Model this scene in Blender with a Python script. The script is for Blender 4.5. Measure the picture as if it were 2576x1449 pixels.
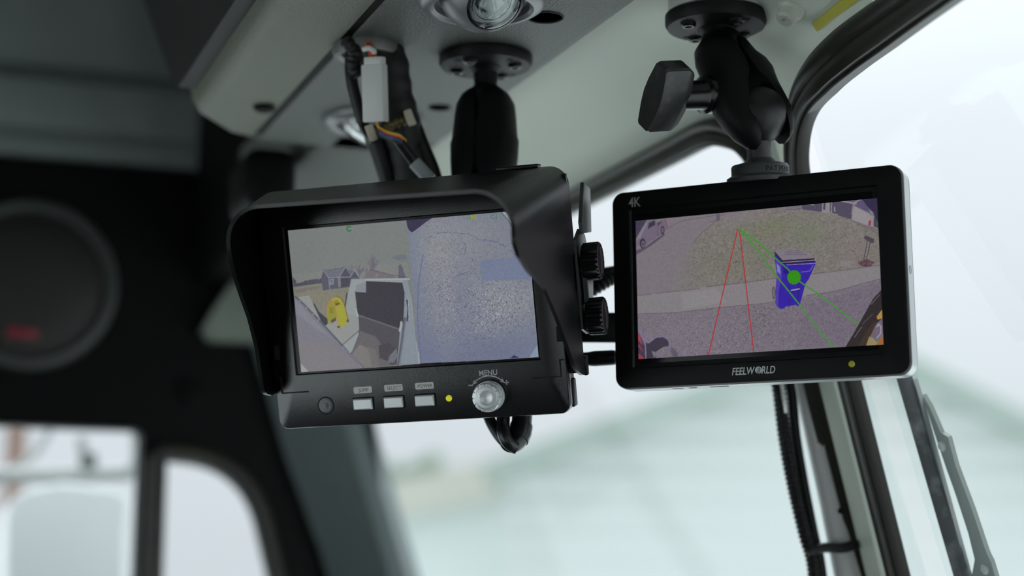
import bpy, bmesh, math, random
import numpy as np
from mathutils import Vector, Matrix, Euler
random.seed(7)
C = bpy.context.scene.collection
for o in list(bpy.data.objects): bpy.data.objects.remove(o)

# ---------------------------------------------------------------- camera
ZC = 1.35                                   # eye height above the cab floor; points below are measured from the eye
YAW, PITCH, FPX = math.radians(20.7), math.radians(9.1), 4200.0
VF = Vector((math.sin(YAW)*math.cos(PITCH), math.cos(YAW)*math.cos(PITCH), math.sin(PITCH)))
VR = Vector((math.cos(YAW), -math.sin(YAW), 0.0))
VU = VR.cross(VF)
cam_data = bpy.data.cameras.new('camera'); cam = bpy.data.objects.new('camera', cam_data); C.objects.link(cam)
Rm = Matrix((VR, VU, -VF)).transposed().to_4x4()
cam.matrix_world = Matrix.Translation((0, 0, ZC)) @ Rm
cam_data.sensor_width = 36.0; cam_data.lens = 36.0*FPX/2576
cam_data.clip_start = 0.02; cam_data.clip_end = 500
cam_data.dof.use_dof = True; cam_data.dof.focus_distance = 1.005; cam_data.dof.aperture_fstop = 3.3; cam_data.dof.aperture_blades = 0
bpy.context.scene.camera = cam

# ---------------------------------------------------------------- sky and exposure
sc = bpy.context.scene
sc.view_settings.view_transform = 'Standard'; sc.view_settings.look = 'None'
sc.view_settings.exposure = 0.0; sc.view_settings.gamma = 1.0; sc.view_settings.use_curve_mapping = False
sc.cycles.use_denoising = True
sc.cycles.max_bounces = 10; sc.cycles.diffuse_bounces = 5; sc.cycles.transparent_max_bounces = 12
sc.cycles.sample_clamp_indirect = 6.0; sc.cycles.caustics_reflective = False; sc.cycles.caustics_refractive = False
w = bpy.data.worlds.new('overcast_sky'); sc.world = w; w.use_nodes = True
nt = w.node_tree; nt.nodes.clear()
out = nt.nodes.new('ShaderNodeOutputWorld'); bg = nt.nodes.new('ShaderNodeBackground')
tc = nt.nodes.new('ShaderNodeTexCoord')
dot = nt.nodes.new('ShaderNodeVectorMath'); dot.operation = 'DOT_PRODUCT'
dot.inputs[1].default_value = Vector((0.15, 0.25, 0.95)).normalized()      # bright lobe added high out of view, to brighten the cab
rng = nt.nodes.new('ShaderNodeMapRange'); rng.interpolation_type = 'SMOOTHSTEP'
rng.inputs['From Min'].default_value = 0.5; rng.inputs['From Max'].default_value = 1.0
rng.inputs['To Min'].default_value = 0.82; rng.inputs['To Max'].default_value = 2.3
nz = nt.nodes.new('ShaderNodeTexNoise'); nz.inputs['Scale'].default_value = 2.2; nz.inputs['Detail'].default_value = 3
ramp = nt.nodes.new('ShaderNodeValToRGB')
ramp.color_ramp.elements[0].position = .35; ramp.color_ramp.elements[0].color = (.83, .875, .93, 1)
ramp.color_ramp.elements[1].position = .65; ramp.color_ramp.elements[1].color = (.88, .91, .955, 1)
nt.links.new(tc.outputs['Generated'], dot.inputs[0]); nt.links.new(dot.outputs['Value'], rng.inputs['Value'])
nt.links.new(tc.outputs['Generated'], nz.inputs['Vector']); nt.links.new(nz.outputs['Fac'], ramp.inputs['Fac'])
sep = nt.nodes.new('ShaderNodeSeparateXYZ'); up_ = nt.nodes.new('ShaderNodeMapRange')            # an overcast sky is brighter overhead than at the horizon
up_.inputs['From Min'].default_value = 0.0; up_.inputs['From Max'].default_value = 1.0; up_.inputs['To Min'].default_value = 1.0; up_.inputs['To Max'].default_value = 2.3
mul = nt.nodes.new('ShaderNodeMath'); mul.operation = 'MULTIPLY'
nt.links.new(tc.outputs['Generated'], sep.inputs[0]); nt.links.new(sep.outputs['Z'], up_.inputs['Value'])
nt.links.new(rng.outputs['Result'], mul.inputs[0]); nt.links.new(up_.outputs['Result'], mul.inputs[1])
nt.links.new(ramp.outputs['Color'], bg.inputs['Color']); nt.links.new(mul.outputs['Value'], bg.inputs['Strength'])
nt.links.new(bg.outputs['Background'], out.inputs['Surface'])

# ---------------------------------------------------------------- points: a pixel and a distance, or a pixel and a plane, give a place in the cab
def ray(x, y): return VF + VR*((x-1288.0)/FPX) - VU*((y-724.5)/FPX)
def at(x, y, d): return ray(x, y)*d
def on(x, y, p, n):
    d = ray(x, y); p = Vector(p); n = Vector(n); return d*(p.dot(n)/d.dot(n))
def onx(x, y, v): return on(x, y, (v, 0, 0), (1, 0, 0))
def ony(x, y, v): return on(x, y, (0, v, 0), (0, 1, 0))
def onz(x, y, v): return on(x, y, (0, 0, v), (0, 0, 1))

# ---------------------------------------------------------------- materials
def lin(c): return tuple(((v/255.0)/12.92 if v/255.0 <= .04045 else ((v/255.0+.055)/1.055)**2.4) for v in c)
MATS = {}
def mat(name, col, rough=.5, metal=0.0, spec=.5, bump=None, emit=None, coat=0.0, alpha=None, vary=None):
    if name in MATS: return MATS[name]
    m = bpy.data.materials.new(name); m.use_nodes = True; t = m.node_tree; b = t.nodes['Principled BSDF']
    b.inputs['Base Color'].default_value = (*col, 1); b.inputs['Roughness'].default_value = rough
    b.inputs['Metallic'].default_value = metal; b.inputs['Specular IOR Level'].default_value = spec
    if coat: b.inputs['Coat Weight'].default_value = coat; b.inputs['Coat Roughness'].default_value = .08
    if emit: b.inputs['Emission Color'].default_value = (*emit[0], 1); b.inputs['Emission Strength'].default_value = emit[1]
    tcn = t.nodes.new('ShaderNodeTexCoord')
    if bump:
        sc_, st, di = bump
        n = t.nodes.new('ShaderNodeTexNoise'); n.inputs['Scale'].default_value = sc_; n.inputs['Detail'].default_value = 3
        bp = t.nodes.new('ShaderNodeBump'); bp.inputs['Strength'].default_value = st; bp.inputs['Distance'].default_value = di
        t.links.new(tcn.outputs['Object'], n.inputs['Vector']); t.links.new(n.outputs['Fac'], bp.inputs['Height']); t.links.new(bp.outputs['Normal'], b.inputs['Normal'])
    if vary:                                 # a second tint worn into the same surface
        sc_, col2, lo, hi = vary
        n = t.nodes.new('ShaderNodeTexNoise'); n.inputs['Scale'].default_value = sc_; n.inputs['Detail'].default_value = 4
        r = t.nodes.new('ShaderNodeMapRange'); r.inputs['From Min'].default_value = lo; r.inputs['From Max'].default_value = hi
        mx = t.nodes.new('ShaderNodeMix'); mx.data_type = 'RGBA'
        mx.inputs['A'].default_value = (*col, 1); mx.inputs['B'].default_value = (*col2, 1)
        t.links.new(tcn.outputs['Object'], n.inputs['Vector']); t.links.new(n.outputs['Fac'], r.inputs['Value'])
        t.links.new(r.outputs['Result'], mx.inputs['Factor']); t.links.new(mx.outputs['Result'], b.inputs['Base Color'])
    MATS[name] = m; return m
def glass_mat(name, tint, rough=0.0, strength=1.0, ior=1.45):
    m = bpy.data.materials.new(name); m.use_nodes = True; t = m.node_tree; t.nodes.clear()
    o = t.nodes.new('ShaderNodeOutputMaterial'); mx = t.nodes.new('ShaderNodeMixShader')
    tr = t.nodes.new('ShaderNodeBsdfTransparent'); tr.inputs['Color'].default_value = (*tint, 1)
    gl = t.nodes.new('ShaderNodeBsdfGlossy'); gl.inputs['Roughness'].default_value = rough
    fr = t.nodes.new('ShaderNodeFresnel'); fr.inputs['IOR'].default_value = ior
    ml = t.nodes.new('ShaderNodeMath'); ml.operation = 'MULTIPLY'; ml.inputs[1].default_value = strength
    t.links.new(fr.outputs['Fac'], ml.inputs[0]); t.links.new(ml.outputs['Value'], mx.inputs['Fac'])
    t.links.new(tr.outputs['BSDF'], mx.inputs[1]); t.links.new(gl.outputs['BSDF'], mx.inputs[2]); t.links.new(mx.outputs['Shader'], o.inputs['Surface'])
    return m

# ---------------------------------------------------------------- objects
WM = {}
def tag(o, label=None, cat=None, group=None, kind=None):
    if label: o['label'] = label
    if cat: o['category'] = cat
    if group: o['group'] = group
    if kind: o['kind'] = kind
    return o
def thing(name, label, cat, loc=(0, 0, 0), rot=None, group=None):
    o = bpy.data.objects.new(name, None); C.objects.link(o); o.empty_display_size = .02
    M = Matrix.Translation(Vector(loc)+Vector((0, 0, ZC)))
    if rot is not None: M = M @ rot.to_4x4()
    o.matrix_world = M; WM[o.name] = M
    return tag(o, label, cat, group)
def finish(name, bm, m, ang):
    bmesh.ops.recalc_face_normals(bm, faces=bm.faces[:])
    me = bpy.data.meshes.new(name); bm.to_mesh(me); bm.free()
    for p in me.polygons: p.use_smooth = True
    me.set_sharp_from_angle(angle=math.radians(ang))
    me.materials.append(m); return me
def part(name, bm, m, parent, local=False, ang=35, label=None, kind=None):
    """a part of a thing; points are cab points unless local"""
    M = WM[parent.name]
    if not local: bm.transform(M.inverted() @ Matrix.Translation((0, 0, ZC)))
    o = bpy.data.objects.new(name, finish(name, bm, m, ang)); C.objects.link(o); o.parent = parent; WM[o.name] = M
    return tag(o, label, kind=kind)
def solo(name, bm, m, label=None, cat=None, kind=None, ang=35, group=None):
    """a top-level thing of one mesh"""
    c = Vector((0, 0, 0)); zmin = 1e9
    for v in bm.verts: c += v.co; zmin = min(zmin, v.co.z)
    c /= max(1, len(bm.verts)); c.z = zmin
    bm.transform(Matrix.Translation(-c))
    o = bpy.data.objects.new(name, finish(name, bm, m, ang)); C.objects.link(o)
    o.location = c+Vector((0, 0, ZC)); WM[o.name] = Matrix.Translation(o.location)
    return tag(o, label, cat, group, kind)

# ---------------------------------------------------------------- shapes
def B(): return bmesh.new()
def frame(o, x, y, z=None):
    x = Vector(x).normalized(); z = (x.cross(Vector(y))).normalized() if z is None else Vector(z).normalized(); y = z.cross(x)
    M = Matrix((x, y, z)).transposed().to_4x4(); M.translation = Vector(o); return M
def box(bm, c, s, M=None, bev=0.0, seg=2):
    n = B(); bmesh.ops.create_cube(n, size=1.0)
    for v in n.verts: v.co = Vector((v.co.x*s[0], v.co.y*s[1], v.co.z*s[2]))
    if bev: bmesh.ops.bevel(n, geom=n.edges[:], offset=bev, segments=seg, affect='EDGES', profile=.5)
    n.transform(Matrix.Translation(Vector(c)))
    if M: n.transform(M)
    merge(bm, n); return bm
def merge(bm, n):
    me = bpy.data.meshes.new('tmp'); n.to_mesh(me); n.free(); bm.from_mesh(me); bpy.data.meshes.remove(me)
def loft(bm, rings, closed=True, caps=True, wrap=False):
    vs = [[bm.verts.new(p) for p in r] for r in rings]; n = len(rings[0])
    R = len(vs)
    for i in range(R if wrap else R-1):
        a, b = vs[i], vs[(i+1) % R]
        for j in range(n if closed else n-1):
            k = (j+1) % n
            try: bm.faces.new((a[j], a[k], b[k], b[j]))
            except ValueError: pass
    if caps and closed and not wrap:
        for r in (vs[0], vs[-1]):
            try: bm.faces.new(r)
            except ValueError: pass
    return bm
def circ(c, x, y, rx, ry=None, n=24, a0=0.0):
    ry = rx if ry is None else ry; c = Vector(c)
    return [c+Vector(x)*rx*math.cos(a0+2*math.pi*i/n)+Vector(y)*ry*math.sin(a0+2*math.pi*i/n) for i in range(n)]
def axes(d):
    d = Vector(d).normalized(); u = Vector((0, 0, 1)) if abs(d.z) < .9 else Vector((1, 0, 0))
    x = d.cross(u).normalized(); return x, x.cross(d).normalized(), d
def lathe(bm, prof, o, d, n=32, x=None):
    """prof: (radius, distance along d)"""
    ax, ay, d = axes(d); o = Vector(o)
    loft(bm, [circ(o+d*h, ax, ay, max(r, 1e-5), n=n) for r, h in prof]); return bm
def cyl(bm, a, b, r, n=24, r2=None):
    a, b = Vector(a), Vector(b); d = b-a; lathe(bm, [(r, 0), (r if r2 is None else r2, d.length)], a, d, n); return bm
def smooth_path(pts, n=6):
    pts = [Vector(p) for p in pts]; out_ = []
    for i in range(len(pts)-1):
        p0 = pts[max(i-1, 0)]; p1 = pts[i]; p2 = pts[i+1]; p3 = pts[min(i+2, len(pts)-1)]
        for k in range(n):
            t = k/n
            out_.append(.5*((2*p1)+(p2-p0)*t+(2*p0-5*p1+4*p2-p3)*t*t+(3*p1-p0-3*p2+p3)*t**3))
    out_.append(pts[-1]); return out_
def tube(bm, pts, r, n=12, ry=None, up=None, rfun=None, caps=True):
    pts = [Vector(p) for p in pts]; rings = []; prev = None
    for i, p in enumerate(pts):
        d = (pts[min(i+1, len(pts)-1)]-pts[max(i-1, 0)]).normalized()
        if up is not None: x = d.cross(Vector(up)).normalized()
        elif prev is None: x = axes(d)[0]
        else: x = (prev-d*prev.dot(d)).normalized()
        prev = x; y = x.cross(d)
        k = rfun(i) if rfun else 1.0
        rings.append(circ(p, x, y, r*k, (ry if ry else r)*(k if not ry else 1.0), n))
    loft(bm, rings, caps=caps); return bm
def rrect(w, h, r, n=5, cx=0.0, cy=0.0):
    """rounded rectangle, half sizes w h, counter-clockwise; r may be four radii"""
    r = [r]*4 if not isinstance(r, (list, tuple)) else r; p = []
    for q, (sx, sy) in enumerate(((1, 1), (-1, 1), (-1, -1), (1, -1))):
        for i in range(n+1):
            a = math.pi/2*(q+i/n); p.append((cx+sx*(w-r[q])+r[q]*math.cos(a), cy+sy*(h-r[q])+r[q]*math.sin(a)))
    return p
def prism(bm, poly, z0, z1, M=None, bev=0.0):
    """flat outline raised from z0 to z1"""
    n = B(); a = [n.verts.new((x, y, z0)) for x, y in poly]; b = [n.verts.new((x, y, z1)) for x, y in poly]; k = len(poly)
    n.faces.new(a[::-1]); top = n.faces.new(b)
    for i in range(k): n.faces.new((a[i], a[(i+1) % k], b[(i+1) % k], b[i]))
    if bev: bmesh.ops.bevel(n, geom=list(top.edges), offset=bev, segments=2, affect='EDGES', profile=.5)
    if M: n.transform(M)
    merge(bm, n); return bm
def holed(bm, outer, holes, z0, z1, M):
    """flat plate with openings, local xy outline, thickness z0..z1"""
    n = B(); edges = []
    for lp in [outer]+holes:
        v = [n.verts.new((x, y, z0)) for x, y in lp]
        edges += [n.edges.new((v[i], v[(i+1) % len(v)])) for i in range(len(v))]
    r = bmesh.ops.triangle_fill(n, edges=edges, use_beauty=True, use_dissolve=False)
    fs = [g for g in r['geom'] if isinstance(g, bmesh.types.BMFace)]
    e = bmesh.ops.extrude_face_region(n, geom=fs)
    bmesh.ops.translate(n, vec=(0, 0, z1-z0), verts=[g for g in e['geom'] if isinstance(g, bmesh.types.BMVert)])
    n.transform(M); merge(bm, n); return bm
def letters(text, size, x, y, z, align='CENTER', shear=0.0, bold=0.0, depth=.15, sx=1.0, space=1.0, width=None):
    """lettering as a raised mesh, lower-case height set by size, local millimetres"""
    cu = bpy.data.curves.new('text', 'FONT'); cu.body = text; cu.size = size; cu.align_x = align; cu.shear = shear; cu.offset = bold
    cu.extrude = depth/2; cu.space_character = space; cu.resolution_u = 4
    o = bpy.data.objects.new('text', cu); C.objects.link(o)
    dg = bpy.context.evaluated_depsgraph_get(); me = bpy.data.meshes.new_from_object(o.evaluated_get(dg))
    n = B(); n.from_mesh(me); bpy.data.objects.remove(o); bpy.data.curves.remove(cu); bpy.data.meshes.remove(me)
    if width:
        xa = [v.co.x for v in n.verts]; sx = width/(max(xa)-min(xa)); x -= (min(xa) if align == 'LEFT' else max(xa) if align == 'RIGHT' else (min(xa)+max(xa))/2)*sx
    n.transform(Matrix.Translation((x, y, z)) @ Matrix.Diagonal((sx, 1, 1, 1))); return n
MM = Matrix.Scale(.001, 4)
def mm(bm): bm.transform(MM); return bm

# ================================================================ materials of the place
PALE = mat('sage_painted_steel', (.60, .655, .57), .42, bump=(900, .05, .0004))
GREYTEAL = mat('grey_teal_painted_pillar', (.085, .112, .112), .5, bump=(700, .05, .0004))
HEADLINER = mat('ribbed_grey_headliner', (.22, .25, .24), .75, bump=(600, .1, .0005))
BLACKTRIM = mat('black_trim_plastic', (.0036, .0038, .0038), .6, spec=.12, bump=(800, .1, .0004))
CONSOLE = mat('pebbled_olive_grey_plastic', (.098, .108, .096), .46, bump=(620, .9, .0022))
STRIP = mat('pebbled_pale_olive_plastic', (.122, .130, .094), .48, bump=(620, .6, .0015))
RUBBER = mat('black_window_rubber', (.026, .0255, .021), .42, spec=.4, vary=(9, (.045, .042, .030), .5, .75))
BLACK = mat('black_moulded_plastic', (.005, .005, .0055), .42, spec=.35, bump=(1200, .12, .0003))
SATIN = mat('black_powder_coat', (.006, .006, .0062), .33, spec=.45, bump=(2600, .3, .0002))
GLOSSBLACK = mat('gloss_black_plastic', (.005, .005, .0055), .24, spec=.4)
STEEL = mat('bare_steel', (.42, .42, .42), .35, 1.0)
FLOORM = mat('black_floor_mat', (.03, .03, .03), .8)
DARKWALL = mat('dark_grey_cab_lining', (.05, .052, .052), .7)
GLASS = glass_mat('window_glass', (.955, .98, .98), 0.0, .04)

# ================================================================ cab shell
HS = .32                                                  # slope of the windscreen: forward travel per metre down
def wsx(z, y):                                            # windscreen surface
    return .55+HS*(.30-z)-(.106*(.93-y) if y < .93 else 0)
ROOFZ, LEFTY, RIGHTY, BACKX = .74, 2.10, -.55, -.80
b = B(); box(b, (-.05, .80, ROOFZ+.03), (1.60, 2.80, .06)); solo('ceiling', b, HEADLINER, 'grey roof lining of the cab', kind='structure')
b = B(); box(b, (-.05, .80, -ZC-.03), (1.70, 2.90, .06)); solo('floor', b, FLOORM, 'black floor of the cab', kind='structure')
# left side wall: ribbed lining curving into the roof above, black below
b = B(); prof = []
for z, dy in ((.485, .012), (.497, .004), (.515, .004), (.528, .012), (.541, .004), (.56, -.004), (.585, -.006), (.60, .004), (.610, .014), (.620, .002), (.66, -.03), (.70, -.10), (.735, -.24)): prof.append((z, LEFTY+dy))
loft(b, [[Vector((x, y, z)) for z, y in prof]+[Vector((x, LEFTY+.06, .735)), Vector((x, LEFTY+.06, .485))] for x in (-.80, -.3, .2, .60)])
solo('wall_left', b, HEADLINER, 'ribbed grey lining above the left door', kind='structure')
YZ = lambda y0: Matrix(((1, 0, 0, 0), (0, 0, 1, y0), (0, 1, 0, 0), (0, 0, 0, 1)))     # local (x, z, y)
def win_loop(pts, rads, n=8):                             # polygon with rounded corners
    out_ = []; k = len(pts)
    for i in range(k):
        p0, p1, p2 = Vector(pts[i-1]), Vector(pts[i]), Vector(pts[(i+1) % k]); r = rads[i]
        if not r: out_.append((p1.x, p1.y)); continue
        a = p1+(p0-p1).normalized()*r; c = p1+(p2-p1).normalized()*r
        for j in range(n+1):
            t = j/n; q = a*(1-t)**2+p1*2*t*(1-t)+c*t*t; out_.append((q.x, q.y))
    return out_
sidewin = win_loop([(-.70, -.50), (.302, -.50), (.304, .1535), (-.70, .1645)], [.05, .02, .012, .05])
vent = win_loop([(.322, -.50), (.600, -.50), (.437, .118), (.322, .127)], [.02, .03, .085, .015], 12)
b = B(); holed(b, [(-.80, -ZC), (.66, -ZC), (.66, -.45), (.62, .02), (.60, .20), (.60, .487), (-.80, .487)], [sidewin, vent], 0, .05, YZ(LEFTY))
solo('door_1', b, BLACKTRIM, 'black inner side of the left door', kind='structure')
b = B(); holed(b, [(-.80, -ZC), (.66, -ZC), (.66, -.45), (.62, .02), (.60, .20), (.60, .487), (-.80, .487)], [sidewin, vent], .0505, .056, YZ(LEFTY))
solo('added_bounce_skin', b, mat('added_bounce_white', (.75, .76, .76), .35), 'white outer skin of the left door, added to bounce light', kind='structure')  # unseen skin, added white to bounce daylight onto the door mirror
for k, lp in ((3, sidewin), (4, vent)):
    b = B(); prism(b, [(x*1.0, z) for x, z in lp], .022, .026, YZ(LEFTY)); solo('window_%d' % k, b, GLASS, 'left door window pane' if k == 3 else 'left vent window pane with rounded front corner', kind='structure')
b = B(); tube(b, [Vector((x, LEFTY-.004, z)) for x, z in vent]+[Vector((vent[0][0], LEFTY-.004, vent[0][1]))], .013, 10, ry=.016, up=(0, 1, 0))
solo('trim_1', b, RUBBER, 'black rubber seal round the vent window', kind='structure')
# black upper lining between console and left wall, above the windscreen header
b = B(); box(b, (.545, 1.22, .555), (.25, 1.75, .36)); box(b, (.515, 1.87, .54), (.31, .46, .40), None, .01); solo('trim_2', b, BLACKTRIM, 'black panel above the windscreen header', kind='structure')
# windscreen header: sage sheet metal, flange above the glass
def hdr(y):
    o_ = .106*(.93-y) if y < .93 else 0.0
    u_ = max(0.0, .93-y); dz = min(.085, .70*u_*u_+.14*u_)                # the right pane reaches higher than the left one
    pr = [(.372, .376), (.400, .367), (.430, .357), (.458, .349), (.485, .342), (.505, .333), (.519, .3225), (.527, .3175), (.541, .310), (.549, .303), (.556, .297), (.568, .302), (.64, .40), (.64, .46), (.372, .46)]
    return [Vector((x-o_-(HS*dz*k_), y, z+dz*k_)) for x, z in pr for k_ in (min(1.0, max(0.0, (x-.45)/.06)),)]
b = B(); loft(b, [hdr(y) for y in (-.5, 0, .3, .5, .6, .7, .78, .84, .89, .93, .98, 1.1, 1.4, 1.8, 2.1)]); HEADER = solo('wall_front', b, PALE, 'sage painted header above the windscreen', kind='structure')
b = B()
loft(b, [[Vector((wsx(z, y)+dx, y, z)) for z, dx in ((-.50, 0), (-.50, .05), (-ZC, .06), (-ZC, 0))] for y in (-.5, .93, 2.1)]); solo('wall_front_lower', b, DARKWALL, 'front wall below the windscreen', kind='structure')
# left corner pillar
b = B(); loft(b, [[Vector((wsx(z, 2)-.125+.01*(z < .1), 2.085, z)), Vector((wsx(z, 2)-.05, 2.03, z)), Vector((wsx(z, 2)-.028, 2.03, z)), Vector((wsx(z, 2)-.020, 2.075, z)), Vector((wsx(z, 2)+.03, 2.16, z)), Vector((wsx(z, 2)-.1, 2.16, z))] for z in (.36, .25, .12, 0, -.2, -.5)])
solo('trim_3', b, GREYTEAL, 'grey corner pillar left of the windscreen', kind='structure')
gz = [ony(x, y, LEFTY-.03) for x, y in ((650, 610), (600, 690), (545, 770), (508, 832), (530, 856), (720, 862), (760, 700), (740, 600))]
b = B(); prism(b, win_loop([(v.x, v.z) for v in gz][::-1], [0, 0, 0, .008, .008, .008, 0, 0]), 0, .025, YZ(LEFTY-.03)); solo('trim_7', b, mat('shaded_sage_gusset', (.20, .23, .195), .55), 'sage corner gusset where the header meets the left pillar', kind='structure')  # the header's sage, darkened in the colour to paint the corner's shade
# panes
PN_L = Vector((1, 0, HS)).normalized(); PP_L = (.55, 1.5, .30)
t_ = Vector((.106, 1, 0)); s_ = Vector((HS, 0, -1)); PN_R = t_.cross(s_).normalized(); PN_R = PN_R if PN_R.x > 0 else -PN_R; PP_R = (.534, .873, .30)
def pane(name, ya, yb, z0, z1, label):
    b = B(); q = [Vector((wsx(z, y), y, z)) for y, z in ((ya, z0), (yb, z0), (yb, z1), (ya, z1))]
    n = Vector((1, 0, .3)).normalized()*.005; loft(b, [q, [p+n for p in q]]); return solo(name, b, GLASS, label, kind='structure')
pane('window_1', .955, 2.09, -.5, .297, 'left windscreen pane'); pane('window_2', -.5, .925, -.5, .36, 'right windscreen pane')
# gaskets
def gasket(name, pix, halfw, P, N, label, lift=-.004, ry=.009, n=14, side=1):
    pts = [on(x, y, P, N)+Vector(N)*lift for x, y in pix]; k = 6
    sp = smooth_path(pts, k); hw = []
    for i in range(len(sp)):
        a = i/k; j = min(int(a), len(halfw)-2); f = a-j; hw.append(halfw[j]*(1-f)+halfw[j+1]*f)
    b = B(); rings = []
    for i, p in enumerate(sp):
        d = (sp[min(i+1, len(sp)-1)]-sp[max(i-1, 0)]).normalized(); x = d.cross(Vector(N)).normalized()
        # flat lip with two ridges
        rg = []
        for u, h in ((-1, 0), (-.92, .5), (-.6, .8), (-.25, .72), (-.1, .5), (.05, .75), (.4, 1.0), (.74, .95), (.80, .55), (.86, .50), (.92, .66), (.98, .6), (1.02, -.4), (-1, -.6)):
            rg.append(p+x*hw[i]*u*side-Vector(N)*ry*h)
        rings.append(rg)
    loft(b, rings); return solo(name, b, RUBBER, label, kind='structure', ang=50)
gasket('trim_4', [(2330, 1660), (2277, 1449), (2155, 965), (2075, 640), (2025, 440), (2021, 330), (2040, 245), (2085, 180), (2150, 120), (2240, 55), (2340, -15), (2560, -170)],
       [.0085, .0085, .0085, .0085, .0085, .0095, .012, .0145, .015, .0145, .0135, .013], PP_R, PN_R, 'black rubber seal round the right windscreen pane', side=-1)
gasket('trim_5', [(2240, 1660), (2187, 1449), (2067, 970), (1985, 640), (1935, 440), (1900, 365), (1850, 335), (1790, 332), (1690, 382), (1450, 505), (1100, 685), (850, 815)],
       [.0045, .0045, .0045, .005, .006, .008, .009, .010, .010, .010, .010, .010], PP_L, PN_L, 'black rubber seal round the left windscreen pane')
# centre post between the panes
def strip(name, a, c, hw, th, P, N, m, label, lift=-.002, kind='structure', cat=None):
    b = B(); rings = []
    for x, y in (a, c):
        p = on(x, y, P, N)+Vector(N)*lift; d = (on(*c, P, N)-on(*a, P, N)).normalized(); X = d.cross(Vector(N)).normalized()
        rings.append([p-X*hw, p-X*hw*.8-Vector(N)*th, p+X*hw*.8-Vector(N)*th, p+X*hw, p+X*hw+Vector(N)*.004, p-X*hw+Vector(N)*.004])
    loft(b, rings); return solo(name, b, m, label, cat, kind)
WHITEP = mat('off_white_painted_steel', (.82, .82, .80), .4, bump=(300, .05, .0005))
strip('trim_6', (2275, 1660), (1950, 330), .0115, .006, PP_L, PN_L, PALE, 'pale post between the two windscreen panes')
# cab back wall with a rear window added and sized for sheen on the bezels, and the right side with its door window: both behind the camera
XZb = Matrix(((0, 0, 1, BACKX-.05), (1, 0, 0, 0), (0, 1, 0, 0), (0, 0, 0, 1)))       # local (y, z, x)
bw = win_loop([(.17, -.62), (1.50, -.62), (1.50, .30), (.17, .30)], [.06]*4)
b = B(); holed(b, [(RIGHTY, -ZC), (2.15, -ZC), (2.15, ROOFZ), (RIGHTY, ROOFZ)], [bw], 0, .05, XZb); solo('wall_back', b, DARKWALL, 'back wall of the cab', kind='structure')
b = B(); prism(b, bw, .02, .025, XZb); solo('window_5', b, GLASS, 'unseen rear window added to light the monitor bezels', kind='structure')
rw = win_loop([(-.62, -.42), (-.12, -.42), (-.12, .16), (-.62, .16)], [.05]*4)
b = B(); holed(b, [(BACKX, -ZC), (.66, -ZC), (.66, -.45), (.50, .17), (.42, .30), (.40, ROOFZ), (BACKX, ROOFZ)], [rw], 0, .05, YZ(RIGHTY-.05)); solo('wall_right', b, DARKWALL, 'right side of the cab', kind='structure')
b = B(); prism(b, rw, .02, .025, YZ(RIGHTY-.05)); solo('window_6', b, GLASS, 'right door window', kind='structure')

# ================================================================ overhead console
CZ = .335
con = thing('overhead_console', 'olive grey pebbled overhead console hung below the roof', 'console', (.31, .6, .335))
YZX = lambda x0: Matrix(((0, 0, 1, x0), (1, 0, 0, 0), (0, 1, 0, 0), (0, 0, 0, 1)))   # local (y, z, x)
end = [(1.315, CZ), (1.335, CZ+.008), (1.35, CZ+.03), (1.42, .52), (1.50, .735), (-.45, .735), (-.45, CZ)]
b = B(); n = B(); loft(n, [[Vector((x, y, z+dz)) for y, z in end] for x, dz in ((.2740, .003), (.2755, 0), (.412, 0), (.4185, .002), (.423, .009))])
merge(b, n)
n = B(); loft(n, [[Vector((x, y, z+dz)) for y, z in ((1.28, CZ), (1.60, CZ), (1.63, CZ+.01), (1.64, CZ+.06), (1.28, CZ+.06))] for x, dz in ((.325, .012), (.329, .003), (.336, 0), (.412, 0), (.4185, .002), (.423, .009))]); merge(b, n)
part('panel', b, CONSOLE, con, ang=40)
e2 = lambda t, u: [(1.245+.06*t, CZ+u), (1.262+.06*t, CZ+.008+u), (1.285+.04*t, CZ+.04), (1.38, .52), (1.47, .735), (-.45, .735), (-.45, CZ+u)]
b = B(); loft(b, [[Vector((x, y, z)) for y, z in e2(t, u)] for x, t, u in ((.2095, -.05, .014), (.212, 0, .006), (.217, .1, .001), (.223, .2, 0), (.250, .85, 0), (.2680, 1, 0), (.2695, 1, .003))])
part('side_strip', b, STRIP, con, ang=40)
b = B(); box(b, (.27175, .43, CZ+.006), (.0060, 1.74, .009)); part('seam_shade', b, BLACKTRIM, con)  # black strip added in the seam to stand for the gap's shade
b = B(); loft(b, [[Vector((x, y, z)) for y, z in [(1.237, CZ+.016), (1.27, CZ+.03), (1.465, .50), (1.60, .735), (-.45, .735), (-.45, CZ+.016)]] for x in (.197, .2095)])
part('side_panel', b, mat('black_console_side', (.016, .016, .015), .6, spec=.3), con, label='black side of the console')
p = onz(665, 268, CZ)
b = B(); lathe(b, [(.0085, 0), (.0084, .002), (.0060, .0038), (.003, .0040), (0, .0025)], p, (0, 0, -1), 20); part('bolt', b, BLACKTRIM, con)
for q, r in (((1372, 43), .011), ((1106, 270), .008), ((1385, 300), .006)):
    if q[0] == 1385: continue
    p = onz(*q, CZ); b = B(); lathe(b, [(r+.0008, 0.0), (r+.0008, .0006), (r, .0008), (r*.93, -.003), (r*.2, -.006)], p, (0, 0, -1), 24); part('plug_hole', b, mat('hole_shade', (.01, .01, .01), .7), con, label='dark round hole in the console')
# block under the far end
b = B(); box(b, (.298, 1.405, .316), (.044, .09, .052), bev=.012, seg=3)
solo('handle_block', b, BLACKTRIM, 'black rounded block below the far end of the overhead console', 'block')

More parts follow.
